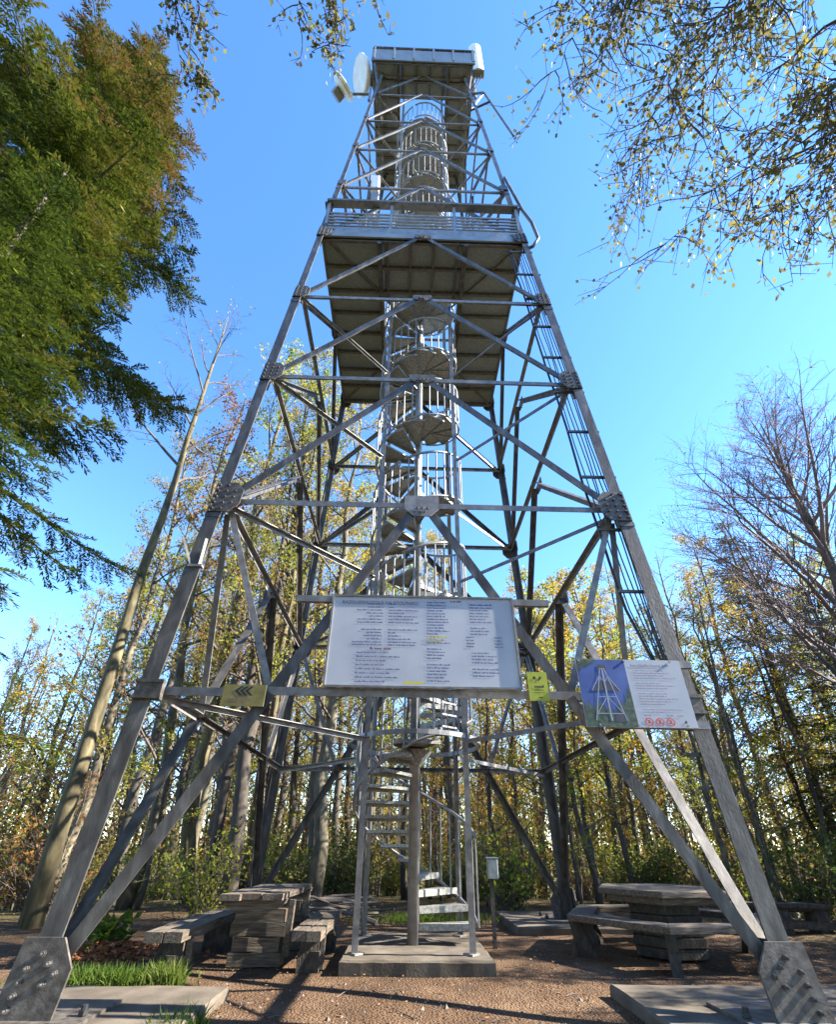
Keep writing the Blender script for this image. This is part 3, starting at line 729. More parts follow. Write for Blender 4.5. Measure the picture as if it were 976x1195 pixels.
b.build('picture_trees', M_GREENP, ph)
b = MB()
def line(u0,v0,u1,v1,w,lift=.003):
    d = V((u1-u0,v1-v0)); d.normalize(); px, py = -d.y*w/2, d.x*w/2; o = q0+nb*lift
    b.face([o+X1p*(u0+px)+lean*(v0+py), o+X1p*(u0-px)+lean*(v0-py), o+X1p*(u1-px)+lean*(v1-py), o+X1p*(u1+px)+lean*(v1+py)][::-1])
cx = .255
for s in (-1,1): line(cx+s*.02,.60,cx+s*.15,.06,.010); line(cx+s*.035,.53,cx+s*.14,.36,.008); line(cx+s*.05,.52,cx-s*.005,.44,.006); line(cx+s*.13,.13,cx,.30,.008)
line(cx-.13,.13,cx+.13,.13,.008); line(cx,.06,cx,.60,.016,.0035); line(cx-.10,.30,cx+.10,.30,.007)
b.build('picture_lattice', M_GREYPR, ph)
b = MB(); o = q0+nb*.0025
b.face([o+X1p*(cx-.15)+lean*.36, o+X1p*(cx+.15)+lean*.36, o+X1p*(cx+.03)+lean*.47, o+X1p*(cx-.03)+lean*.47]); b.face([o+X1p*(cx-.05)+lean*.58, o+X1p*(cx+.05)+lean*.58, o+X1p*(cx+.035)+lean*.64, o+X1p*(cx-.035)+lean*.64])
b.face([o+X1p*(cx+.03)+lean*.05, o+X1p*(cx+.15)+lean*.05, o+X1p*(cx+.13)+lean*.15, o+X1p*(cx+.05)+lean*.14]); b.build('picture_platform', M_DKPR, ph)
b = MB(); r = random.Random(8)
fine_print(b, q0, X1p, lean, .56, .96, H2-.075, .026, r)
for k in range(14):
    if k in (4, 8): continue
    fine_print(b, q0, X1p, lean, .57, r.uniform(.80,.99), H2-.125-.027*k, .014, r)
for k in (0,1): fine_print(b, q0, X1p, lean, .57, .98-.2*k, .17-.024*k, .012, r)
for u in (.58,.80,.90): fine_print(b, q0, X1p, lean, u, u+.07, .11, .018, r)
b.build('print', M_INKG, ph)
b = MB()
for k in range(3):
    c = q0+X1p*(.615+.105*k)+lean*.055+nb*.001; N = 20; R0, R1 = .030, .041
    for j in range(N):
        a, d = 2*pi*j/N, 2*pi*(j+1)/N
        b.face([c+X1p*cos(a)*R0+lean*sin(a)*R0, c+X1p*cos(a)*R1+lean*sin(a)*R1, c+X1p*cos(d)*R1+lean*sin(d)*R1, c+X1p*cos(d)*R0+lean*sin(d)*R0])
    s = R0*.72; b.face([c+X1p*(-s-.004)+lean*(s-.004), c+X1p*(s-.004)+lean*(-s-.004), c+X1p*(s+.004)+lean*(-s+.004), c+X1p*(-s+.004)+lean*(s+.004)])
b.build('prohibition_sign', M_RED, ph)
b = MB()
for k in range(3):
    c = q0+X1p*(.615+.105*k)+lean*.055+nb*.0005; b.face([c+X1p*-.012+lean*-.016, c+X1p*.012+lean*-.016, c+X1p*.008+lean*.016, c+X1p*-.008+lean*.018])
b.face([q0+X1p*.95+lean*.04, q0+X1p*.985+lean*.045, q0+X1p*.98+lean*.075, q0+X1p*.965+lean*.065]); b.build('pictogram', M_BLACK, ph)
b = MB()
for (u,v) in ((.03,H2-.02),(.5,H2-.02),(.98,H2-.02),(.13,.02),(.5,.02),(.98,.02)): p = q0+X1p*u+lean*v; b.cyl(p, p+nb*.008, .012, 8)
b.build('screw', M_STEEL2, ph)

# yellow arrow board
ar = thing('arrow_sign', (-1.75,-2.84,2.4), 'small faded yellow sign with three black chevrons pointing left on the beam', 'sign')
o0 = V((-1.965,-2.835,2.44)); W3, H3 = .42, .22
b = MB(); b.prism([(0,0),(W3,0),(W3,H3),(0,H3)], o0, X1p, lean, nb*.01); b.build('panel', M_YELLOW, ar)
q0 = o0+nb*.0125; b = MB()
for k in range(3):
    u = .115+.05*k; t_ = .032
    b.face([q0+X1p*u+lean*.155, q0+X1p*(u+.055)+lean*.20, q0+X1p*(u+.055+t_)+lean*.20, q0+X1p*(u+t_)+lean*.155])
    b.face([q0+X1p*u+lean*.155, q0+X1p*(u+t_)+lean*.155, q0+X1p*(u+.055+t_)+lean*.105, q0+X1p*(u+.055)+lean*.105])
b.build('chevron', M_BLACK, ar)
b = MB(); r = random.Random(5); fine_print(b, q0, X1p, lean, .06,.30, .055, .022, r); b.build('print', M_INKR, ar)
# lime notice
lm = thing('lime_notice', (1.18,-2.84,2.5), 'small lime yellow notice hanging on the beam beside the white board', 'sign')
o0 = V((1.085,-2.85,2.535)); W4, H4 = .20, .305
b = MB(); b.prism([(0,0),(W4,0),(W4,H4),(0,H4)], o0, X1p, lean, nb*.008); b.build('panel', M_LIME, lm)
q0 = o0+nb*.0105; b = MB()
fine_print(b, q0, X1p, lean, .06,.16, .135, .03, r); fine_print(b, q0, X1p, lean, .055,.15, .105, .014, r); fine_print(b, q0, X1p, lean, .05,.16, .08, .010, r); fine_print(b, q0, X1p, lean, .09,.13, .03, .012, r)
b.face([q0+X1p*.05+lean*.225, q0+X1p*.08+lean*.225, q0+X1p*.085+lean*.25, q0+X1p*.06+lean*.262]); b.face([q0+X1p*.10+lean*.21, q0+X1p*.115+lean*.21, q0+X1p*.145+lean*.245, q0+X1p*.125+lean*.262]); b.build('print', M_BLACK, lm)

# post with a box
t = thing('box_post', (1.17,0.7,0.0), 'thin post carrying a small grey metal box right of the staircase', 'post')
b = MB(); b.box((1.17,.7,.42), (.055,.05,.86)); b.build('post', M_WOODD, t)
b = MB(); b.box((1.19,.68,.97), (.155,.12,.26)); bx_ = b.build('box', M_BOX, t, bevel=.012)
b = MB(); b.bar((1.10,.68,1.112),(1.28,.68,1.112),.15,.018); b.build('lid', M_BOX, bx_)

# ------------------------------------------------------------------ timber furniture
def plank(b, p, q, w, h, r, seg=6, round_=0.0, up=(0,0,1)):
    """hewn plank from p to q: slightly wavy box, underside rounded when round_"""
    p, q = V(p), V(q); d = (q-p).normalized(); x = d.cross(V(up)).normalized(); y = x.cross(d)
    if round_: prof = [(-.5,.5),(.5,.5),(.5,.15),(.34,-.28),(0,-.5),(-.34,-.28),(-.5,.15)]
    else: prof = [(-.5,.5),(.5,.5),(.5,-.5),(-.5,-.5)]
    n = len(prof); P = []
    for i in range(seg+1):
        c = p.lerp(q, i/seg)
        jw, jh = r.uniform(-.012,.012), r.uniform(-.006,.006)
        for (u, v) in prof: P.append(c + x*(u*w+jw) + y*(v*h+jh))
    F = [tuple(range(n)), tuple(range(seg*n, seg*n+n))[::-1]]
    for i in range(seg):
        for k in range(n): F.append((i*n+k, (i+1)*n+k, (i+1)*n+(k+1)%n, i*n+(k+1)%n))
    b.faces(P, F)
r = random.Random(12)
t = thing('picnic_table', (-1.85,-0.1,0), 'heavy timber table of half logs on log cribs, standing left of the stairs', 'table')
for k, (x, dy) in enumerate(((-2.09,-.05),(-1.86,.03),(-1.63,-.02))):
    b = MB(); plank(b, (x,-1.06+dy,.725), (x,1.0+dy*2,.715), .226, .062, r); b.build('tabletop_plank', M_WOOD, t)
for y in (-.95, .86):
    b = MB(); prof = [(-.35,0),(.35,0),(.33,-.05),(.24,-.105),(.12,-.135),(-.10,-.14),(-.23,-.11),(-.33,-.05)]
    b.prism(prof[::-1], (-1.86,y,.694), V((1,0,0)), V((0,0,1)), (0,.26,0)); b.build('bearer_log', M_WOODX, t)
for y in (-.42, .62):
    for z, w in ((.07,.62),(.215,.55),(.36,.64),(.49,.58)):
        b = MB(); plank(b, (-1.87-w/2,y,z), (-1.87+w/2,y,z), .24, .135, r, seg=3); b.build('crib_log', M_WOODX, t)
    b = MB(); b.bar((-1.52,y-.06,.1),(-1.50,y-.06,.66),.07,.09, up=(0,1,0)); b.build('brace', M_WOOD, t)
def bench(x, y0, y1, w, h, label, nplank=2):
    t = thing('timber_bench', (x,(y0+y1)/2,0), label, 'bench')
    for k in range(nplank):
        px = x - w/2 + w*(k+.5)/nplank
        b = MB(); plank(b, (px,y0+r.uniform(-.04,.04),h-.05), (px,y1+r.uniform(-.04,.04),h-.05), w/nplank-.012, .095, r, round_=0); b.build('seat_log', M_WOOD, t)
    for y in (y0+.35, y1-.3):
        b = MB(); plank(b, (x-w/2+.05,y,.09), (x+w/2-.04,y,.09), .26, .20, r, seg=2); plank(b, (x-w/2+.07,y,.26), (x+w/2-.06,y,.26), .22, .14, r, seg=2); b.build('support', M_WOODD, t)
    b = MB(); b.bar((x+w/2-.02,y0+.30,.02),(x+w/2-.02,y0+.30,.36),.05,.05,up=(0,1,0)); b.build('stake', M_WOOD, t)
bench(-2.66, -1.28, .85, .40, .43, 'long timber bench on the left side of the log table')
bench(-1.20, -1.02, .95, .34, .42, 'narrow timber bench between the log table and the staircase')
# hexagonal table and ring bench
hc = V((3.50, 0.35, 0)); ha = rad(6)
t = thing('hexagonal_table', tuple(hc), 'dark hexagonal timber table on a stout crib, right of the tower', 'table')
def hexp(R, a0=ha): return [(R*cos(a0+k*pi/3), R*sin(a0+k*pi/3)) for k in range(6)]
b = MB(); b.prism(hexp(.92), hc+V((0,0,.70)), V((1,0,0)), V((0,1,0)), (0,0,.075)); b.prism(hexp(.80), hc+V((0,0,.615)), V((1,0,0)), V((0,1,0)), (0,0,.082)); b.build('tabletop', M_WOODX, t, bevel=.012)
for k, z in enumerate((.06,.18,.30,.42,.54)):
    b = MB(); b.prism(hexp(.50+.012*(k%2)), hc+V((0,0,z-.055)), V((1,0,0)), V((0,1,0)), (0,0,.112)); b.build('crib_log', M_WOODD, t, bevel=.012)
t = thing('ring_bench', tuple(hc), 'hexagonal timber bench ring around the dark hexagonal table', 'bench')
po, pi_ = hexp(1.42), hexp(1.04)
for k in range(6):
    if k == 0: pass
    a, c, d, e = pi_[k], pi_[(k+1)%6], po[(k+1)%6], po[k]
    b = MB(); b.prism([e, d, c, a], hc+V((0,0,.385)), V((1,0,0)), V((0,1,0)), (0,0,.075)); b.build('seat_plank', M_WOODX, t, bevel=.01)
    c2 = V((*po[k],0))*.88; ang = ha+k*pi/3; X = V((cos(ang),sin(ang),0)); Y = V((-sin(ang),cos(ang),0))
    b = MB(); b.prism([(-.18,-.02),(.16,-.02),(.13,.10),(.09,.20),(.13,.382),(-.15,.382),(-.10,.2),(-.15,.1)], hc+c2-Y*.06, X, V((0,0,1)), Y*.12); b.build('support', M_WOODD, t)
# log bench further right
t = thing('log_bench', (6.5,2.3,-0.05), 'long dark log bench in the shade at the far right edge', 'bench')
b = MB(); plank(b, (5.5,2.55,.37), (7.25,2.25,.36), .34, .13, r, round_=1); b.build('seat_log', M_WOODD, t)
b = MB(); plank(b, (5.5,2.45,.13), (7.4,2.1,.12), .14, .11, r); b.build('rail_log', M_WOODD, t)
for f in (.12, .55, .9): b = MB(); p = V((5.5,2.55,0)).lerp(V((7.25,2.25,0)), f); b.box(p+V((0,0,.13)), (.22,.30,.40)); b.build('support', M_WOODD, t)
# brush pile behind the left table
t = thing('brush_pile', (-1.6,3.4,0), 'heap of cut branches and logs on the ground behind the log table', 'branches')
for k in range(34):
    a = random.uniform(-.7,.7)+(pi if random.random()<.5 else 0); L = random.uniform(.5,1.5); c = V((-1.65+random.gauss(0,.42), 3.3+random.gauss(0,.3), random.uniform(.03,.38)))
    d = V((cos(a),sin(a)*.6,random.uniform(-.12,.22))); rr_ = random.uniform(.012,.05)
    b = MB(); b.tube([c-d*L/2, c+V((0,0,random.uniform(-.04,.06))), c+d*L/2], [rr_, rr_*.85, rr_*.6], 6); b.build('branch', M_TWIG if k % 3 else M_BARK, t)
# heap of fallen reddish leaves by the left base plate
N = 1800; xx = rng.normal(-3.75,.40,N); yy = rng.normal(-.05,.28,N)
hh = .16*np.exp(-(((xx+3.75)/.45)**2+((yy+.05)/.35)**2))
P = np.stack([xx,yy,hh*rng.random(N)+.015],1); q = leaf_quads(P, .075, rng, ratio=.7); c = q.mean(axis=1,keepdims=True); q = c+(q-c)*np.array([1,1,.45])
L_HEAP = leaf_mat('reddish leaf heap', [(0,(.16,.05,.025)),(.5,(.28,.10,.045)),(1,(.36,.17,.07))], .15)
o = np_quads('leaf_heap', q, L_HEAP, loc=(-3.75,-.05,0)); tag(o, 'low heap of orange brown fallen leaves behind the left foundation pad', 'leaf heap')

# ------------------------------------------------------------------ grass
def grass(name, cx, cy, z, sx, sy, n, h, label, group=None, cat='grass tuft'):
    x = rng.normal(cx, sx, n); y = rng.normal(cy, sy, n)
    base = np.stack([x, y, np.full(n, z)], 1); hh = h*(.45+.75*rng.random(n))
    d = rng.normal(size=(n,3))*np.array([.45,.45,0])+np.array([0,0,1.0]); d /= np.linalg.norm(d,axis=1)[:,None]
    s = np.cross(d, rng.normal(size=(n,3))); s /= np.linalg.norm(s,axis=1)[:,None]; s *= .006
    tip = base+d*hh[:,None]; tip[:,2] -= .12*hh; mid_ = base+d*hh[:,None]*.55; mid_[:,2] += .04*hh
    q1 = np.stack([base-s, base+s, mid_+s*.8, mid_-s*.8],1); q2 = np.stack([mid_-s*.8, mid_+s*.8, tip+s*.1, tip-s*.1],1)
    o = np_quads(name, np.concatenate([q1,q2]), L_GRASS, loc=(cx,cy,z)); tag(o, label, cat, group); return o
grass('grass_tuft', -3.05,-1.55,0.0,.28,.13,1500,.22,'broad green grass tuft growing behind the left foundation pad')
grass('grass_tuft', -2.48,-1.5,0.0,.09,.10,320,.26,'small pale grass tuft in front of the left timber bench')
grass('grass_tuft', -1.82,-2.85,-.02,.10,.16,500,.20,'green grass tuft at the right edge of the left foundation pad')
grass('grass_tuft', .2,3.4,0,.7,.30,1300,.18,'bright strip of grass behind the staircase slab')
def herb(name, c, n, h, size, label, mat, seed):
    rg = np.random.default_rng(seed); t = thing(name, c, label, 'plant'); b = MB(); P = []; A = []
    for k in range(n):
        a = rg.uniform(0, 2*pi); l = rg.uniform(.05,.35); p0 = V(c)+V((rg.normal()*.08, rg.normal()*.08, 0)); p1 = p0+V((cos(a)*l*h, sin(a)*l*h, h*rg.uniform(.6,1)))
        b.tube([p0, p0.lerp(p1,.5)+V((0,0,.03)), p1], [.006,.005,.003], 4)
        for f in np.linspace(.35,1,7): q = p0.lerp(p1,f); P.append(q); P.append(q)
    b.build('stems', M_TWIG, t)
    np_quads('foliage', leaf_quads(np.array([tuple(p) for p in P]), size, rg, ratio=.5, axis=np.array([0,0,.35])), mat, t)
herb('leafy_plant', (-3.9,.15,0), 9, .42, .16, 'bright green leafy plant beside the heap of orange leaves', L_GRASS, 2)

# ------------------------------------------------------------------ trees
def perp(d):
    x = d.cross(V((0,0,1)))
    if x.length < .05: x = d.cross(V((0,1,0)))
    return x.normalized()
def gen_tree(seed, H, r0, crown0, spread, nmain, ntwig, leaves, lsize, lean=0.0, up=0.55, fork=False, sub=3, wob=0.02):
    """local-space broadleaf tree: trunk MB, branch MB, leaf quads"""
    R = random.Random(seed); rg = np.random.default_rng(seed)
    T = MB(); B = MB(); LP = []
    pts = []; x = y = 0.0; n = 12
    la = R.uniform(0, 2*pi)
    for i in range(n+1):
        f = i/n; pts.append(V((x, y, H*f))); x += R.gauss(0, wob*H/6)+lean*cos(la)*H/n; y += R.gauss(0, wob*H/6)+lean*sin(la)*H/n
    rad_ = [r0*(1-i/n)**0.85*(1.25 if i == 0 else 1)+0.012 for i in range(n+1)]
    T.tube(pts, rad_, 9)
    def at(f):
        f = max(0, min(.9999, f))*n; i = int(f); return pts[i].lerp(pts[i+1], f-i), rad_[i]*(1-(f-i))+rad_[i+1]*(f-i)
    az = R.uniform(0, 6.28)
    for k in range(nmain):
        f = crown0+(0.97-crown0)*((k+.5)/nmain)**0.9; az += 2.4+R.gauss(0,.3)
        p, tr = at(f); L = spread*H*(1.05-f)**0.6*R.uniform(.65,1.15)
        el = up + (f-.5)*0.5+R.gauss(0,.12)
        d = V((cos(az)*cos(el), sin(az)*cos(el), sin(el))); r1 = min(tr*.6, .012+.0105*L)
        bp = [p]; dd = d.copy(); m = 6
        for j in range(m):
            dd = (dd+V((R.gauss(0,.10),R.gauss(0,.10),R.gauss(.05,.09)))).normalized(); bp.append(bp[-1]+dd*L/m)
        B.tube(bp, [r1*(1-j/(m+.6)) for j in range(m+1)], 5, caps=False)
        for q in range(ntwig):
            g = .22+.78*(q+R.random())/ntwig; g = min(g,.995)*m; i = int(g); s = bp[i].lerp(bp[i+1], g-i)
            ax = (bp[i+1]-bp[i]).normalized(); sd = perp(ax); a2 = R.uniform(0,6.28); sd = (sd*cos(a2)+ax.cross(sd)*sin(a2)*.6)
            td = (ax*.75+sd*.8+V((0,0,.10))).normalized(); tl = L*R.uniform(.22,.42)*(1.15-g/m*.6)
            tp = [s]; 
            for j in range(3):
                td = (td+V((R.gauss(0,.14),R.gauss(0,.14),R.gauss(.02,.12)))).normalized(); tp.append(tp[-1]+td*tl/3)
            rt = max(.006, r1*(1-g/m*.8)*.42)
            B.tube(tp, [rt, rt*.75, rt*.5, rt*.28], 3, caps=False)
            for j in range(sub):
                e = R.uniform(.25,.98)*3; i2 = min(2,int(e)); s2 = tp[i2].lerp(tp[i2+1], e-i2); d2 = (td+V((R.gauss(0,.6),R.gauss(0,.6),R.gauss(0,.45)))).normalized(); l2 = tl*R.uniform(.3,.6)
                e2 = s2+d2*l2*.5; e3 = e2+(d2+V((R.gauss(0,.25),R.gauss(0,.25),R.gauss(0,.2)))).normalized()*l2*.5
                B.tube([s2,e2,e3],[rt*.45,rt*.35,rt*.2],3,caps=False)
                LP += [e2, e3, s2.lerp(e2,.5), e2.lerp(e3,.5)]
            LP += [tp[2], tp[3]]
    LP = np.array([tuple(p) for p in LP])
    if leaves and len(LP):
        idx = rg.integers(0, len(LP), leaves); P = LP[idx]+rg.normal(size=(leaves,3))*lsize*1.3
        Q = leaf_quads(P, lsize, rg, ratio=.62)
    else: Q = None
    return T, B, Q
def tree(name, seed, label, group, mats, loc=(0,0,0), **k):
    T, B, Q = gen_tree(seed, **k)
    t = thing(name, loc, label, 'tree', group)
    o = V(loc)
    for b in (T, B): b.v = [v+o for v in b.v]
    T.build('trunk', mats[0], t, smooth=True); B.build('branches', mats[1], t, smooth=True)
    if Q is not None: np_quads('foliage', Q+np.array(loc), mats[2], t)
    return t

GRP = 'slender trees of the wood behind the tower'
LB = {'y': 'slender forest tree with sparse yellow autumn leaves in the wood behind the tower',
      'g': 'slender forest tree with sparse yellow green leaves in the wood behind the tower',
      'r': 'slender forest tree with sparse rusty leaves in the wood behind the tower',
      'b': 'bare slender forest tree with fine reddish twigs in the wood behind the tower'}
protos = []
for k, (kind, H, r0, c0, sp, nm, nt_, lv, ls, lm_) in enumerate([
    ('y', 15, .135, .20, .20, 26, 8, 6200, .075, L_AUT), ('g', 14, .115, .17, .21, 26, 8, 5600, .075, L_GRN), ('y', 16, .15, .22, .22, 28, 8, 6200, .075, L_AUT),
    ('r', 13, .105, .15, .21, 26, 8, 3600, .075, L_RUST), ('b', 15, .125, .2, .22, 28, 9, 260, .09, L_RUST), ('g', 11, .085, .22, .22, 18, 6, 2600, .095, L_GRN), ('y', 9, .06, .16, .22, 16, 6, 2200, .09, L_AUT)]):
    bark = [M_BARK, M_BARKL, M_BARKD, M_BARK, M_BARK, M_BARKD, M_BARKD][k]
    protos.append((kind, H, tree('forest_tree', 100+k, LB[kind], 'slender trees of the wood behind the tower', (bark, M_TWIGR if kind == 'b' else M_TWIG, lm_),
        H=H, r0=r0, crown0=c0, spread=sp, nmain=nm, ntwig=nt_, leaves=lv, lsize=ls, sub=3, wob=.045)))
used = set()
SKY = [(-45.9,.25),(-41.6,.35),(-37.3,.46),(-32.7,.72),(-29.5,1.08),(-24.6,1.42),(-18.2,1.52),(-9.8,1.32),(-4.4,1.0),(10,.64),(16.9,.60),(23.7,.60),(30.4,.46),(36.2,.62),(41.1,.60),(45.5,.52),(60,.42)]
CAMP = V((-0.144,-7.507,1.242))
def sky_t(az):
    if az <= SKY[0][0]: return SKY[0][1]
    for (a,u),(c,v) in zip(SKY, SKY[1:]):
        if a <= az <= c: return u+(v-u)*(az-a)/(c-a)
    return SKY[-1][1]
placed = []
def place(x, y, want=None, hf=None, idx=None, R=random, thick=None):
    az = math.degrees(atan2(x-CAMP.x, y-CAMP.y)); d = sqrt((x-CAMP.x)**2+(y-CAMP.y)**2); z = ground_z(x,y)-.05
    Hmax = CAMP.z+d*sky_t(az)-z
    H = Hmax*(hf if hf else R.uniform(.62,1.0))
    H = min(H, 21)
    c = [i for i,(k,h,t) in enumerate(protos) if (want is None or k in want)]
    # nearest prototype in height, with some chance
    c.sort(key=lambda i: abs(protos[i][1]-H)+R.uniform(0,5)); i = c[0] if idx is None else idx
    k, h, p = protos[i]; s = H/h
    rz = R.uniform(0,6.28); sxy = s*R.uniform(.85,1.15)*(thick or 1) if thick else max(.55,min(1.3, s))*R.uniform(.9,1.2)
    if i not in used: used.add(i); p.location = (x,y,z); p.rotation_euler = (0,0,rz); p.scale = (sxy,sxy,s); o = p
    else: o = copy_tree(p, (x,y,z), rz, sxy, None, s)
    placed.append((x,y)); return o
R5 = random.Random(55)
# trees one can tell apart at the front of the wood
for (x, y, want, hf, th) in [(-2.15,5.0,'y',.95,1.0),(-3.9,4.7,'y',.98,.78),(-3.45,5.2,'g',.9,.75),(-4.6,5.3,'y',.8,.75),(3.4,5.2,'g',.95,1.25),(4.4,5.4,'y',.9,1.1),(5.6,6.3,'y',.9,1.0),(2.3,6.5,'y',.8,.95),
        (7.4,5.2,'b',1.0,1.1),(8.6,5.3,'g',.85,1.05),(8.0,4.4,'b',.9,.9),(9.4,4.6,'y',.8,1.0),(9.0,6.4,'b',1.05,1.1),(-5.4,6.6,'g',.9,1.0),(-1.1,7.2,'y',.85,.9),(6.6,7.7,'g',.9,1.0),(10.4,5.6,'y',.8,1.0),(-6.4,5.4,'r',.8,1.0),(-7.4,4.4,'y',1.0,.9)]:
    place(x, y, want, hf, None, R5, th)
n = 0
while n < 118:
    az = R5.uniform(-50, 52); d = 13.5+27*R5.random()**0.75
    x = CAMP.x+d*sin(rad(az)); y = CAMP.y+d*cos(rad(az))
    if any((x-a)**2+(y-c)**2 < 0.8 for a, c in placed): continue
    if x*x+y*y < 40: continue
    want = 'ygrb' if az < 5 else 'ygbgr'
    if 8 < az < 40: want = 'ygb'
    place(x, y, want, None, None, R5); n += 1

n = 0   # leafy saplings between the trunks
while n < 62:
    az = R5.uniform(-52, 54); d = R5.uniform(12.5, 27); x = CAMP.x+d*sin(rad(az)); y = CAMP.y+d*cos(rad(az))
    if x*x+y*y < 36 or (x > 4 and d < 14.5): continue
    place(x, y, None, None, None, R5) if False else None
    i = R5.choice((5, 6, 3, 6)); k_, h_, p_ = protos[i]; H = R5.uniform(2.5, 5.5); s_ = H/h_
    if i in used:
        copy_tree(p_, (x,y,ground_z(x,y)-.05), R5.uniform(0,6.28), s_*1.25, None, s_); n += 1
    else: n += 1
# the wood goes on behind the viewer
n = 0
while n < 64:
    a = R5.uniform(pi*.98, 2*pi*1.0); d = R5.uniform(7, 19); x = d*cos(a)*1.2; y = -6.5+d*sin(a)*.9
    if y > -10.5 or (x > 7 and y > -14): continue
    k_, h_, p_ = protos[R5.randrange(len(protos))]
    if p_.name and protos.index((k_,h_,p_)) in used:
        c_ = copy_tree(p_, (x,y,ground_z(x,y)-.05), R5.uniform(0,6.28), R5.uniform(.9,1.2), 'forest tree with sparse autumn leaves standing behind the viewer, outside the photo'); c_['group'] = 'trees of the wood behind the viewer'
    n += 1

# tall pale trunk with a forked bare crown on the left
tree('forked_tree', 501, 'tall pale barked tree with a forked bare crown, leaning past the left leg', None, (M_BARKL, M_TWIG, L_AUT), loc=(-6.35,2.3,-.15),
     H=17.0, r0=.145, crown0=.56, spread=.30, nmain=15, ntwig=9, leaves=160, lsize=.08, up=.75, sub=4, wob=.012)
tree('bare_beech', 507, 'wide spreading bare beech with fine reddish twigs at the right edge', None, (M_BARKD, M_TWIGR, L_RUST), loc=(10.3,2.2,-.3),
     H=12.6, r0=.22, crown0=.22, spread=.54, nmain=38, ntwig=22, leaves=1200, lsize=.06, up=.72, sub=8, wob=.02)

# conifers
def gen_fir(seed, H, r0, z0, prof, step, nb, qlen, dens, droop=.35):
    R = random.Random(seed); rg = np.random.default_rng(seed)
    T = MB(); B = MB(); Qs = []
    n = 14; pts = [V((R.gauss(0,.03),R.gauss(0,.03),H*i/n)) for i in range(n+1)]
    T.tube(pts, [r0*(1-i/n)+.015 for i in range(n+1)], 9)
    z = z0; az = R.uniform(0,6)
    while z < H-.15:
        for k in range(nb):
            az += 2*pi/nb+R.gauss(0,.25); L = prof(z)*R.uniform(.62,1.12); zz = z+R.uniform(-.2,.2)
            if L < .12: continue
            el = .30-.55*(1-z/H)+R.gauss(0,.10); d = V((cos(az)*cos(el), sin(az)*cos(el), sin(el)))
            bp = [V((0,0,zz))]; m = 7; dd = d.copy()
            for j in range(m):
                dd = (dd+V((R.gauss(0,.05),R.gauss(0,.05), -droop*.10+(.13*droop*2 if j > 4 else 0)))).normalized(); bp.append(bp[-1]+dd*L/m)
            rb = .010+.008*L; B.tube(bp, [rb*(1-j/(m+.8)) for j in range(m+1)], 4, caps=False)
            s = .10+.12*R.random(); side = 1
            while s < 1.0:
                g = s*m; i = min(m-1,int(g)); p = bp[i].lerp(bp[i+1], g-i); ax = (bp[i+1]-bp[i]).normalized(); h = ax.cross(V((0,0,1)))
                if h.length < .05: h = V((1,0,0))
                h.normalize(); side = -side; tl = (.16+.36*L*(1-s*.75))*R.uniform(.3,1.15); tl = min(tl, 1.1)
                td = (ax*(.62+R.gauss(0,.22))+h*side*(.80+R.gauss(0,.2))+V((0,0,R.gauss(-.16,.18)))).normalized(); e = p+td*tl+V((0,0,-.22*tl))
                ns = max(3,int(tl/qlen*1.7*dens)); f = (np.arange(ns)+rg.random(ns))/ns
                C = np.array(p)[None]*(1-f[:,None])+np.array(e)[None]*f[:,None]
                tdn = np.array(td); hs = np.cross(tdn, [0,0,1.0]); hs /= np.linalg.norm(hs)+1e-9
                for sg in (-1,1):
                    A = tdn*.75+hs*sg*.75+rg.normal(size=(ns,3))*.24; A /= np.linalg.norm(A,axis=1)[:,None]
                    Bn = np.cross(A, np.array([0,0,1.0])+rg.normal(size=(ns,3))*.30); Bn /= np.linalg.norm(Bn,axis=1)[:,None]+1e-9
                    l = qlen*(.7+.6*rg.random((ns,1))); w = l*.12
                    Qs.append(np.stack([C-Bn*w*.5, C+A*l*.5-Bn*w, C+A*l, C+A*l*.5+Bn*w],1))
                s += (.085/L+.012)/dens*R.uniform(.7,1.3)
        z += step*R.uniform(.8,1.2)
    return T, B, np.concatenate(Qs)
def fir(name, seed, label, loc, mats, group=None, split=None, **k):
    T, B, Q = gen_fir(seed, **k); t = thing(name, loc, label, 'tree', group); o = V(loc)
    for b in (T,B): b.v = [v+o for v in b.v]
    T.build('trunk', mats[0], t, smooth=True); B.build('branches', mats[0], t)
    Q = Q+np.array(loc)
    if split:   # brown cone-laden tips near the top of the crown
        rg = np.random.default_rng(seed+5); c = Q.mean(axis=1); rr_ = np.hypot(c[:,0]-loc[0], c[:,1]-loc[1]); hz = (c[:,2]-loc[2])
        msk = (hz > split) & (rr_ > .62*k['prof'](0)*0+.55*np.array([k['prof'](q) for q in hz])) & (rg.random(len(Q)) < .5)
        np_quads('cone_tips', Q[msk], mats[2], t); Q = Q[~msk]
    np_quads('foliage', Q, mats[1], t); return t
fir('fir_tree', 31, 'huge dark green fir with brownish upper tips filling the left edge', (-7.2,-2.7,-.3), (M_BARKD, L_FIR, L_FIRC), split=14.0,
    H=20.0, r0=.32, z0=2.7, prof=lambda z: min(2.6, .33*(20.0-z)+.4)*(1+.24*sin(z*2.1)), step=.55, nb=6, qlen=.09, dens=2.9, droop=.45)
fir('fir_tree', 32, 'lower bright green fir in front of the huge dark fir at the left edge', (-4.75,-4.5,-.1), (M_BARKD, L_FIRB), H=9.1, r0=.13, z0=2.6, prof=lambda z: min(1.15,.30*(9.1-z)+.12), step=.36, nb=6, qlen=.065, dens=2.6, droop=.4)
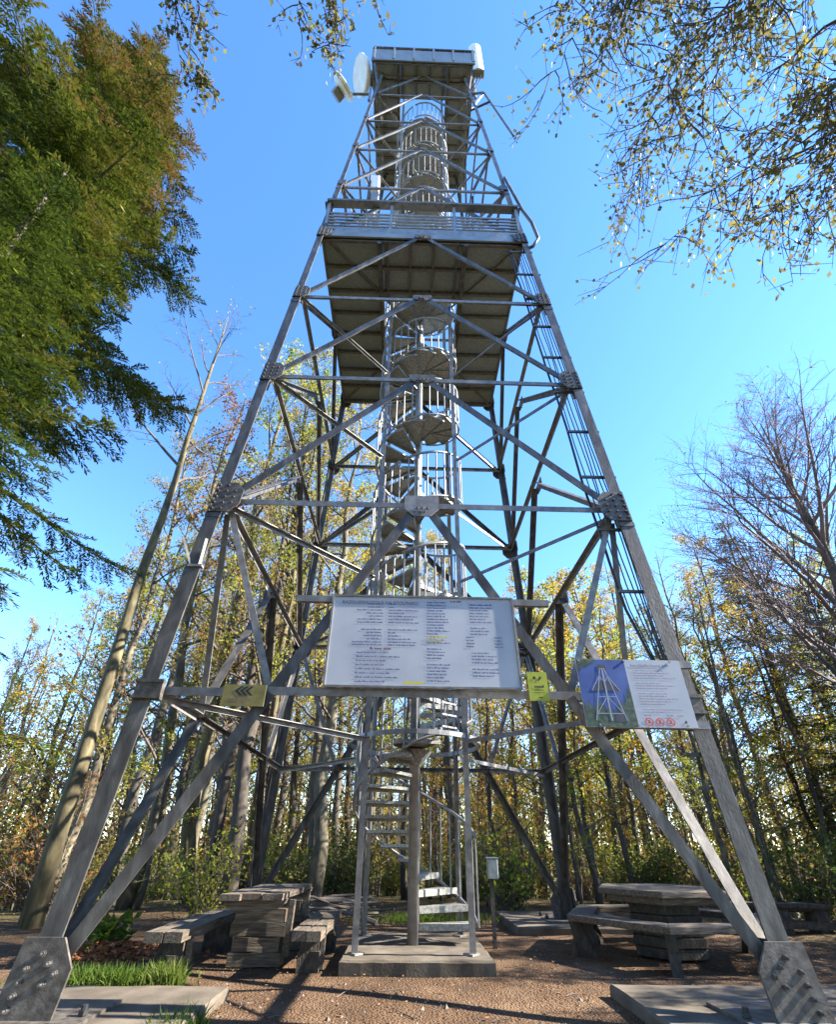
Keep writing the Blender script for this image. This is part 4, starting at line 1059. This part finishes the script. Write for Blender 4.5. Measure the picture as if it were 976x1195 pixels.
sp1 = fir('spruce_tree', 41, 'brownish green spruce with a thin pointed crown, tallest at right', (10.6,5.6,-.5), (M_BARKD, L_OLIVE, L_FIRC), split=7.8, H=11.6, r0=.17, z0=2.4, prof=lambda z: min(1.7,.26*(11.6-z)+.25), step=.40, nb=6, qlen=.14, dens=1.5, droop=.5)
sp2 = fir('spruce_tree', 42, 'dark drooping spruce low at the right edge behind the bare beech', (10.9,3.9,-.4), (M_BARKD, L_FIRD), H=8.6, r0=.14, z0=1.0, prof=lambda z: min(2.0,.33*(8.6-z)+.2), step=.42, nb=6, qlen=.14, dens=1.3, droop=.5)
# trees standing just outside the view on the right: they shade the clearing
for k, (x, y, sc_) in enumerate(((9.6,-3.6,.60),(9.3,-2.4,.66),(9.9,-1.2,.78),(9.4,0.0,.74),(10.4,.9,.82))):
    copy_tree(sp2, (x,y,ground_z(x,y)-.1), 1.3*k+.6, .80, ['young dense spruce nearest the front right corner, outside the photo','young dense spruce second in the row right of the hexagonal table, outside the photo','young dense spruce mid row right of the hexagonal table, outside the photo','young dense spruce fourth in the row right of the hexagonal table, outside the photo','young dense spruce farthest in the row right of the clearing, outside the photo'][k], sc_)

# trees overhead: trunks outside the picture, boughs reaching into it
def bough_tree(name, seed, label, loc, H, r0, hubs, ends, spread, ntw, leaf_n, lsize):
    """trunk, a limb to every hub, from the hubs long thin boughs to the ends, twigs and leaves along them"""
    R = random.Random(seed); rg = np.random.default_rng(seed); t = thing(name, loc, label, 'tree'); o = V(loc)
    T = MB(); T.tube([o+V((R.gauss(0,.04),R.gauss(0,.04),H*i/8)) for i in range(9)], [r0*(1-i/8.0)+.03 for i in range(9)], 10); T.build('trunk', M_BARK, t, smooth=True)
    B = MB(); LP = []
    hubs = [V(h) for h in hubs]
    for h in hubs:
        s = V((o.x, o.y, max(3.5, h.z-1.8))); m = s.lerp(h,.5)+V((0,0,.35)); B.tube([s, m, h], [.07,.05,.032], 6, caps=False)
    for e in ends:
        e = V(e); h = min(hubs, key=lambda q: (q-e).length); L = (e-h).length
        N = 16; fine = [h.lerp(e, i/N)+V((R.gauss(0,.018),R.gauss(0,.018),.10*L*sin(pi*i/N)+R.gauss(0,.012))) for i in range(N+1)]
        B.tube(fine, [max(.003, .020*(1-i/N)**1.2) for i in range(N+1)], 5, caps=False)
        for q in range(ntw):
            g = (.18+.82*R.random()**.75)*N; g = min(g,N-.01); i = int(g); s = fine[i].lerp(fine[i+1], g-i); ax = (fine[i+1]-fine[i]).normalized()
            d = (ax*.6+V((R.gauss(0,.6),R.gauss(0,.6),R.gauss(-.25,.35)))).normalized(); l = spread*R.uniform(.35,1.0); tp = [s]
            for j in range(5): d = (d+V((R.gauss(0,.16),R.gauss(0,.16),R.gauss(-.09,.10)))).normalized(); tp.append(tp[-1]+d*l/5)
            B.tube(tp, [.006,.005,.004,.0035,.003,.002], 3, caps=False)
            for j in range(5):
                f = R.uniform(.1,4.95); i2 = int(f); s2 = tp[i2].lerp(tp[i2+1],f-i2); d2 = (d+V((R.gauss(0,.8),R.gauss(0,.8),R.gauss(-.1,.5)))).normalized(); e3 = s2+d2*l*R.uniform(.2,.5)
                B.tube([s2,e3],[.003,.0015],3,caps=False)
                for f in (.5,.75,1.0): LP.append(s2.lerp(e3,f))
            LP += tp[2:]
    B.build('branches', M_TWIG, t)
    LP = np.array([tuple(p) for p in LP]); idx = rg.permutation(len(LP))[:leaf_n] if leaf_n < len(LP) else np.arange(len(LP)); P = LP[idx]+rg.normal(size=(len(idx),3))*.02
    np_quads('foliage', leaf_quads(P, lsize, rg, ratio=.66, axis=np.array([0,0,-.3])), L_TOP, t)
    return t
ENDS = [(1.01,-6.03,7.15),(1.01,-6.29,7.42),(1.31,-6.22,6.92),(1.74,-5.99,6.73),(1.62,-5.66,6.45),(1.63,-5.32,6.31),(2.01,-5.32,5.93),(2.23,-5.68,5.98),(2.29,-6.04,5.95),(2.54,-5.79,5.47),(2.75,-5.82,5.22),(2.45,-6.31,5.82),(1.96,-6.38,6.53),(2.16,-6.55,6.14),(2.66,-6.14,5.41),(1.93,-5.77,6.26),(2.37,-5.63,5.76),(1.5,-6.5,7.2),(1.7,-6.4,6.9),(2.9,-6.1,5.1),(1.5,-6.1,6.9),(1.85,-6.1,6.5),(2.1,-5.9,6.2),(2.6,-6.4,5.7),(1.35,-6.5,7.3),(1.3,-6.05,6.95)]
bough_tree('overhanging_beech', 71, 'beech whose leafy twigs hang into the top right of the view', (6.6,-8.3,-.2), 12, .26,
   [(2.3,-7.2,7.7),(2.8,-7.1,7.0),(3.3,-6.9,6.4),(3.5,-6.5,5.7),(2.0,-7.0,7.9)], ENDS, .66, 17, 7200, .042)
bough_tree('overhanging_branch_tree', 72, 'beech behind the viewer with thin twigs hanging into the top left', (-4.2,-10.5,-.2), 13, .24,
   [(-2.0,-7.0,7.6),(-.86,-6.9,8.0)], [(-2.07,-5.76,6.87),(-2.18,-5.95,6.95),(-1.97,-5.9,6.98),(-.97,-5.97,7.4),(-1.21,-6.2,7.5),(-.52,-6.22,7.6),(-.90,-6.08,7.46)], .30, 15, 1250, .046)

# shrubs and undergrowth round the clearing
def shrub(seed, label, mat, H=1.2, n=26, leaves=1500, ls=.07):
    rg = np.random.default_rng(seed); R = random.Random(seed); t = thing('shrub', (0,0,0), label, 'shrub', 'shrubs round the edge of the clearing'); b = MB(); P = []
    for k in range(n):
        a = R.uniform(0,6.28); d = V((cos(a)*R.uniform(.15,.75), sin(a)*R.uniform(.15,.75), 1)).normalized(); p = V((R.gauss(0,.15),R.gauss(0,.15),0)); tp = [p]; L = H*R.uniform(.6,1.1)
        for j in range(5): d = (d+V((R.gauss(0,.2),R.gauss(0,.2),R.gauss(-.02,.1)))).normalized(); tp.append(tp[-1]+d*L/5); P += [tp[-1]]*2
        b.tube(tp, [.012,.010,.008,.006,.004,.002], 4, caps=False)
        for j in range(5):
            s = tp[R.randint(1,4)]; e = s+(d+V((R.gauss(0,.8),R.gauss(0,.8),R.gauss(0,.4)))).normalized()*L*.35; b.tube([s,e],[.005,.002],3,caps=False); P += [s.lerp(e,.4), s.lerp(e,.7), e, e]
    b.build('stems', M_TWIG, t); P = np.array([tuple(p) for p in P]); idx = rg.integers(0,len(P),leaves); np_quads('foliage', leaf_quads(P[idx]+rg.normal(size=(leaves,3))*.05, ls, rg, ratio=.6), mat, t); return t
SL = ['leafy green shrub at the edge of the clearing', 'yellowing shrub at the edge of the clearing', 'rusty brown shrub at the edge of the clearing']
shp = [shrub(61, SL[0], L_BUSH), shrub(62, SL[1], L_GRN, 1.5, 22, 1100), shrub(63, SL[2], L_RUST, 1.4, 26, 700)]
first = [True]*3
n = 0; R6 = random.Random(9)
while n < 66:
    az = R6.uniform(-56, 54); d = R6.uniform(11.5, 21); x = CAMP.x+d*sin(rad(az)); y = CAMP.y+d*cos(rad(az))
    if x*x+(y+1)**2 < 34 or (x > 4 and d < 13.5) or (5 < x < 8 and y < 4): continue
    i = R6.choices((0,1,2), (5,3,3) if az > -20 else (3,2,5))[0]; s = R6.uniform(.75,1.35); z = ground_z(x,y)-.03
    if first[i]: first[i] = False; o = shp[i]; o.location = (x,y,z); o.scale = (s,s,s)
    else: copy_tree(shp[i], (x,y,z), R6.uniform(0,6.28), s)
    n += 1
# far wood: one mass of thin stems and sparse leaves
def far_wood():
    R = random.Random(77); rg = np.random.default_rng(77); b = MB(); P = []
    for k in range(620):
        az = R.uniform(-60,60); d = 38+42*R.random(); x = CAMP.x+d*sin(rad(az)); y = CAMP.y+d*cos(rad(az)); z = ground_z(x,y)-.2
        H = min(16, (CAMP.z+d*sky_t(az)*.55-z))*R.uniform(.6,1.0)+1.5; p = [V((x,y,z)), V((x+R.gauss(0,.3),y,z+H*.5)), V((x+R.gauss(0,.5),y,z+H))]
        r_ = R.uniform(.07,.16); b.tube(p,[r_,r_*.7,.02],5,caps=False)
        for j in range(15):
            f = R.uniform(.06,.98); s = p[0].lerp(p[2],f); a = R.uniform(0,6.28); L = H*.22*(1.1-f)*R.uniform(.6,1.2)+.4; e = s+V((cos(a),sin(a),R.uniform(.3,1.2))).normalized()*L; b.tube([s,e],[.03,.01],3,caps=False)
            for q in range(8): P.append(tuple(s.lerp(e,R.uniform(.3,1.1))+V((R.gauss(0,.35),R.gauss(0,.35),R.gauss(0,.35)))))
    o = b.build('far_wood', M_TWIG); tag(o, 'mass of thin stems of the wood falling away behind', 'wood', kind='stuff')
    P = np.array(P); P = np.repeat(P,3,axis=0)+rg.normal(size=(len(P)*3,3))*.4
    o = np_quads('far_foliage', leaf_quads(P,.22,rg,ratio=.7), L_AUT); tag(o, 'mass of yellowing leaves in the far wood', 'foliage', kind='stuff')
far_wood()
def undergrowth():
    rg = np.random.default_rng(91); P = []
    for k in range(640):
        az = rg.uniform(-58,58); d = rg.uniform(21,46); x = CAMP.x+d*sin(rad(az)); y = CAMP.y+d*cos(rad(az)); z = ground_z(x,y)
        h = rg.uniform(2.0,4.6)*(1+.5*(d-21)/25); n_ = 110
        q = rg.normal(size=(n_,3))*np.array([.75,.75,0])+np.array([x,y,z]); q[:,2] += h*rg.random(n_)**.8; P.append(q)
    P = np.concatenate(P)
    o = np_quads('undergrowth', leaf_quads(P,.15,rg,ratio=.65), L_UNDER); tag(o, 'tangle of olive and brown undergrowth deep in the wood', 'undergrowth', kind='stuff')
L_UNDER = leaf_mat('undergrowth leaves', [(0.0,(0.05,0.06,0.015)),(0.35,(0.11,0.11,0.025)),(0.6,(0.19,0.15,0.035)),(0.85,(0.20,0.10,0.04)),(1.0,(0.13,0.06,0.035))], 0.45)
undergrowth()

# ------------------------------------------------------------------ light, sky, camera
SUN_EL, SUN_AZ = 34.0, 91.5     # azimuth clockwise from +Y
w = bpy.data.worlds.new('World'); SC.world = w; w.use_nodes = True
nt = w.node_tree; sk = nt.nodes.new('ShaderNodeTexSky'); sk.sky_type = 'NISHITA'; sk.sun_disc = False
sk.sun_elevation = rad(SUN_EL); sk.sun_rotation = rad(SUN_AZ); sk.altitude = 900; sk.air_density = 0.95; sk.dust_density = 0.05; sk.ozone_density = 3.0
hs = nt.nodes.new('ShaderNodeHueSaturation'); hs.inputs['Hue'].default_value = 0.5025; hs.inputs['Saturation'].default_value = 1.17; hs.inputs['Value'].default_value = 1.12
nt.links.new(sk.outputs[0], hs.inputs['Color']); nt.links.new(hs.outputs[0], nt.nodes['Background'].inputs[0])
nt.nodes['Background'].inputs[1].default_value = 0.085
sd = bpy.data.lights.new('sun', 'SUN'); sd.energy = 3.6; sd.angle = rad(0.53); sd.color = (1.0,0.93,0.82)
so = bpy.data.objects.new('sun', sd); link(so)
dirv = V((sin(rad(SUN_AZ))*cos(rad(SUN_EL)), cos(rad(SUN_AZ))*cos(rad(SUN_EL)), sin(rad(SUN_EL))))
so.rotation_euler = dirv.to_track_quat('Z','Y').to_euler(); so.location = (20,-5,30)

pitch, yaw, roll = 0.493, -0.022, -0.010
Rv = V((cos(yaw), sin(yaw), 0)); F0 = V((-sin(yaw), cos(yaw), 0))
F = F0*cos(pitch)+Z3*sin(pitch); U = -F0*sin(pitch)+Z3*cos(pitch)
Rr = Rv*cos(roll)-U*sin(roll); Ur = Rv*sin(roll)+U*cos(roll)
cd = bpy.data.cameras.new('camera'); cd.sensor_fit = 'HORIZONTAL'; cd.sensor_width = 36.0
cd.lens = 555.276/976*36.0; cd.shift_y = 92.77/976; cd.clip_start = 0.05; cd.clip_end = 9000
co = bpy.data.objects.new('camera', cd); link(co)
Mx = Matrix((Rr, Ur, -F)).transposed().to_4x4(); Mx.translation = CAMP; co.matrix_world = Mx
SC.camera = co
SC.view_settings.view_transform = 'Standard'; SC.view_settings.look = 'None'; SC.view_settings.gamma = 1; SC.view_settings.use_curve_mapping = False
SC.view_settings.exposure = 2.78
SC.cycles.max_bounces = 6; SC.cycles.diffuse_bounces = 3; SC.cycles.glossy_bounces = 3; SC.cycles.transparent_max_bounces = 4
SC.cycles.use_adaptive_sampling = True; SC.cycles.use_denoising = True
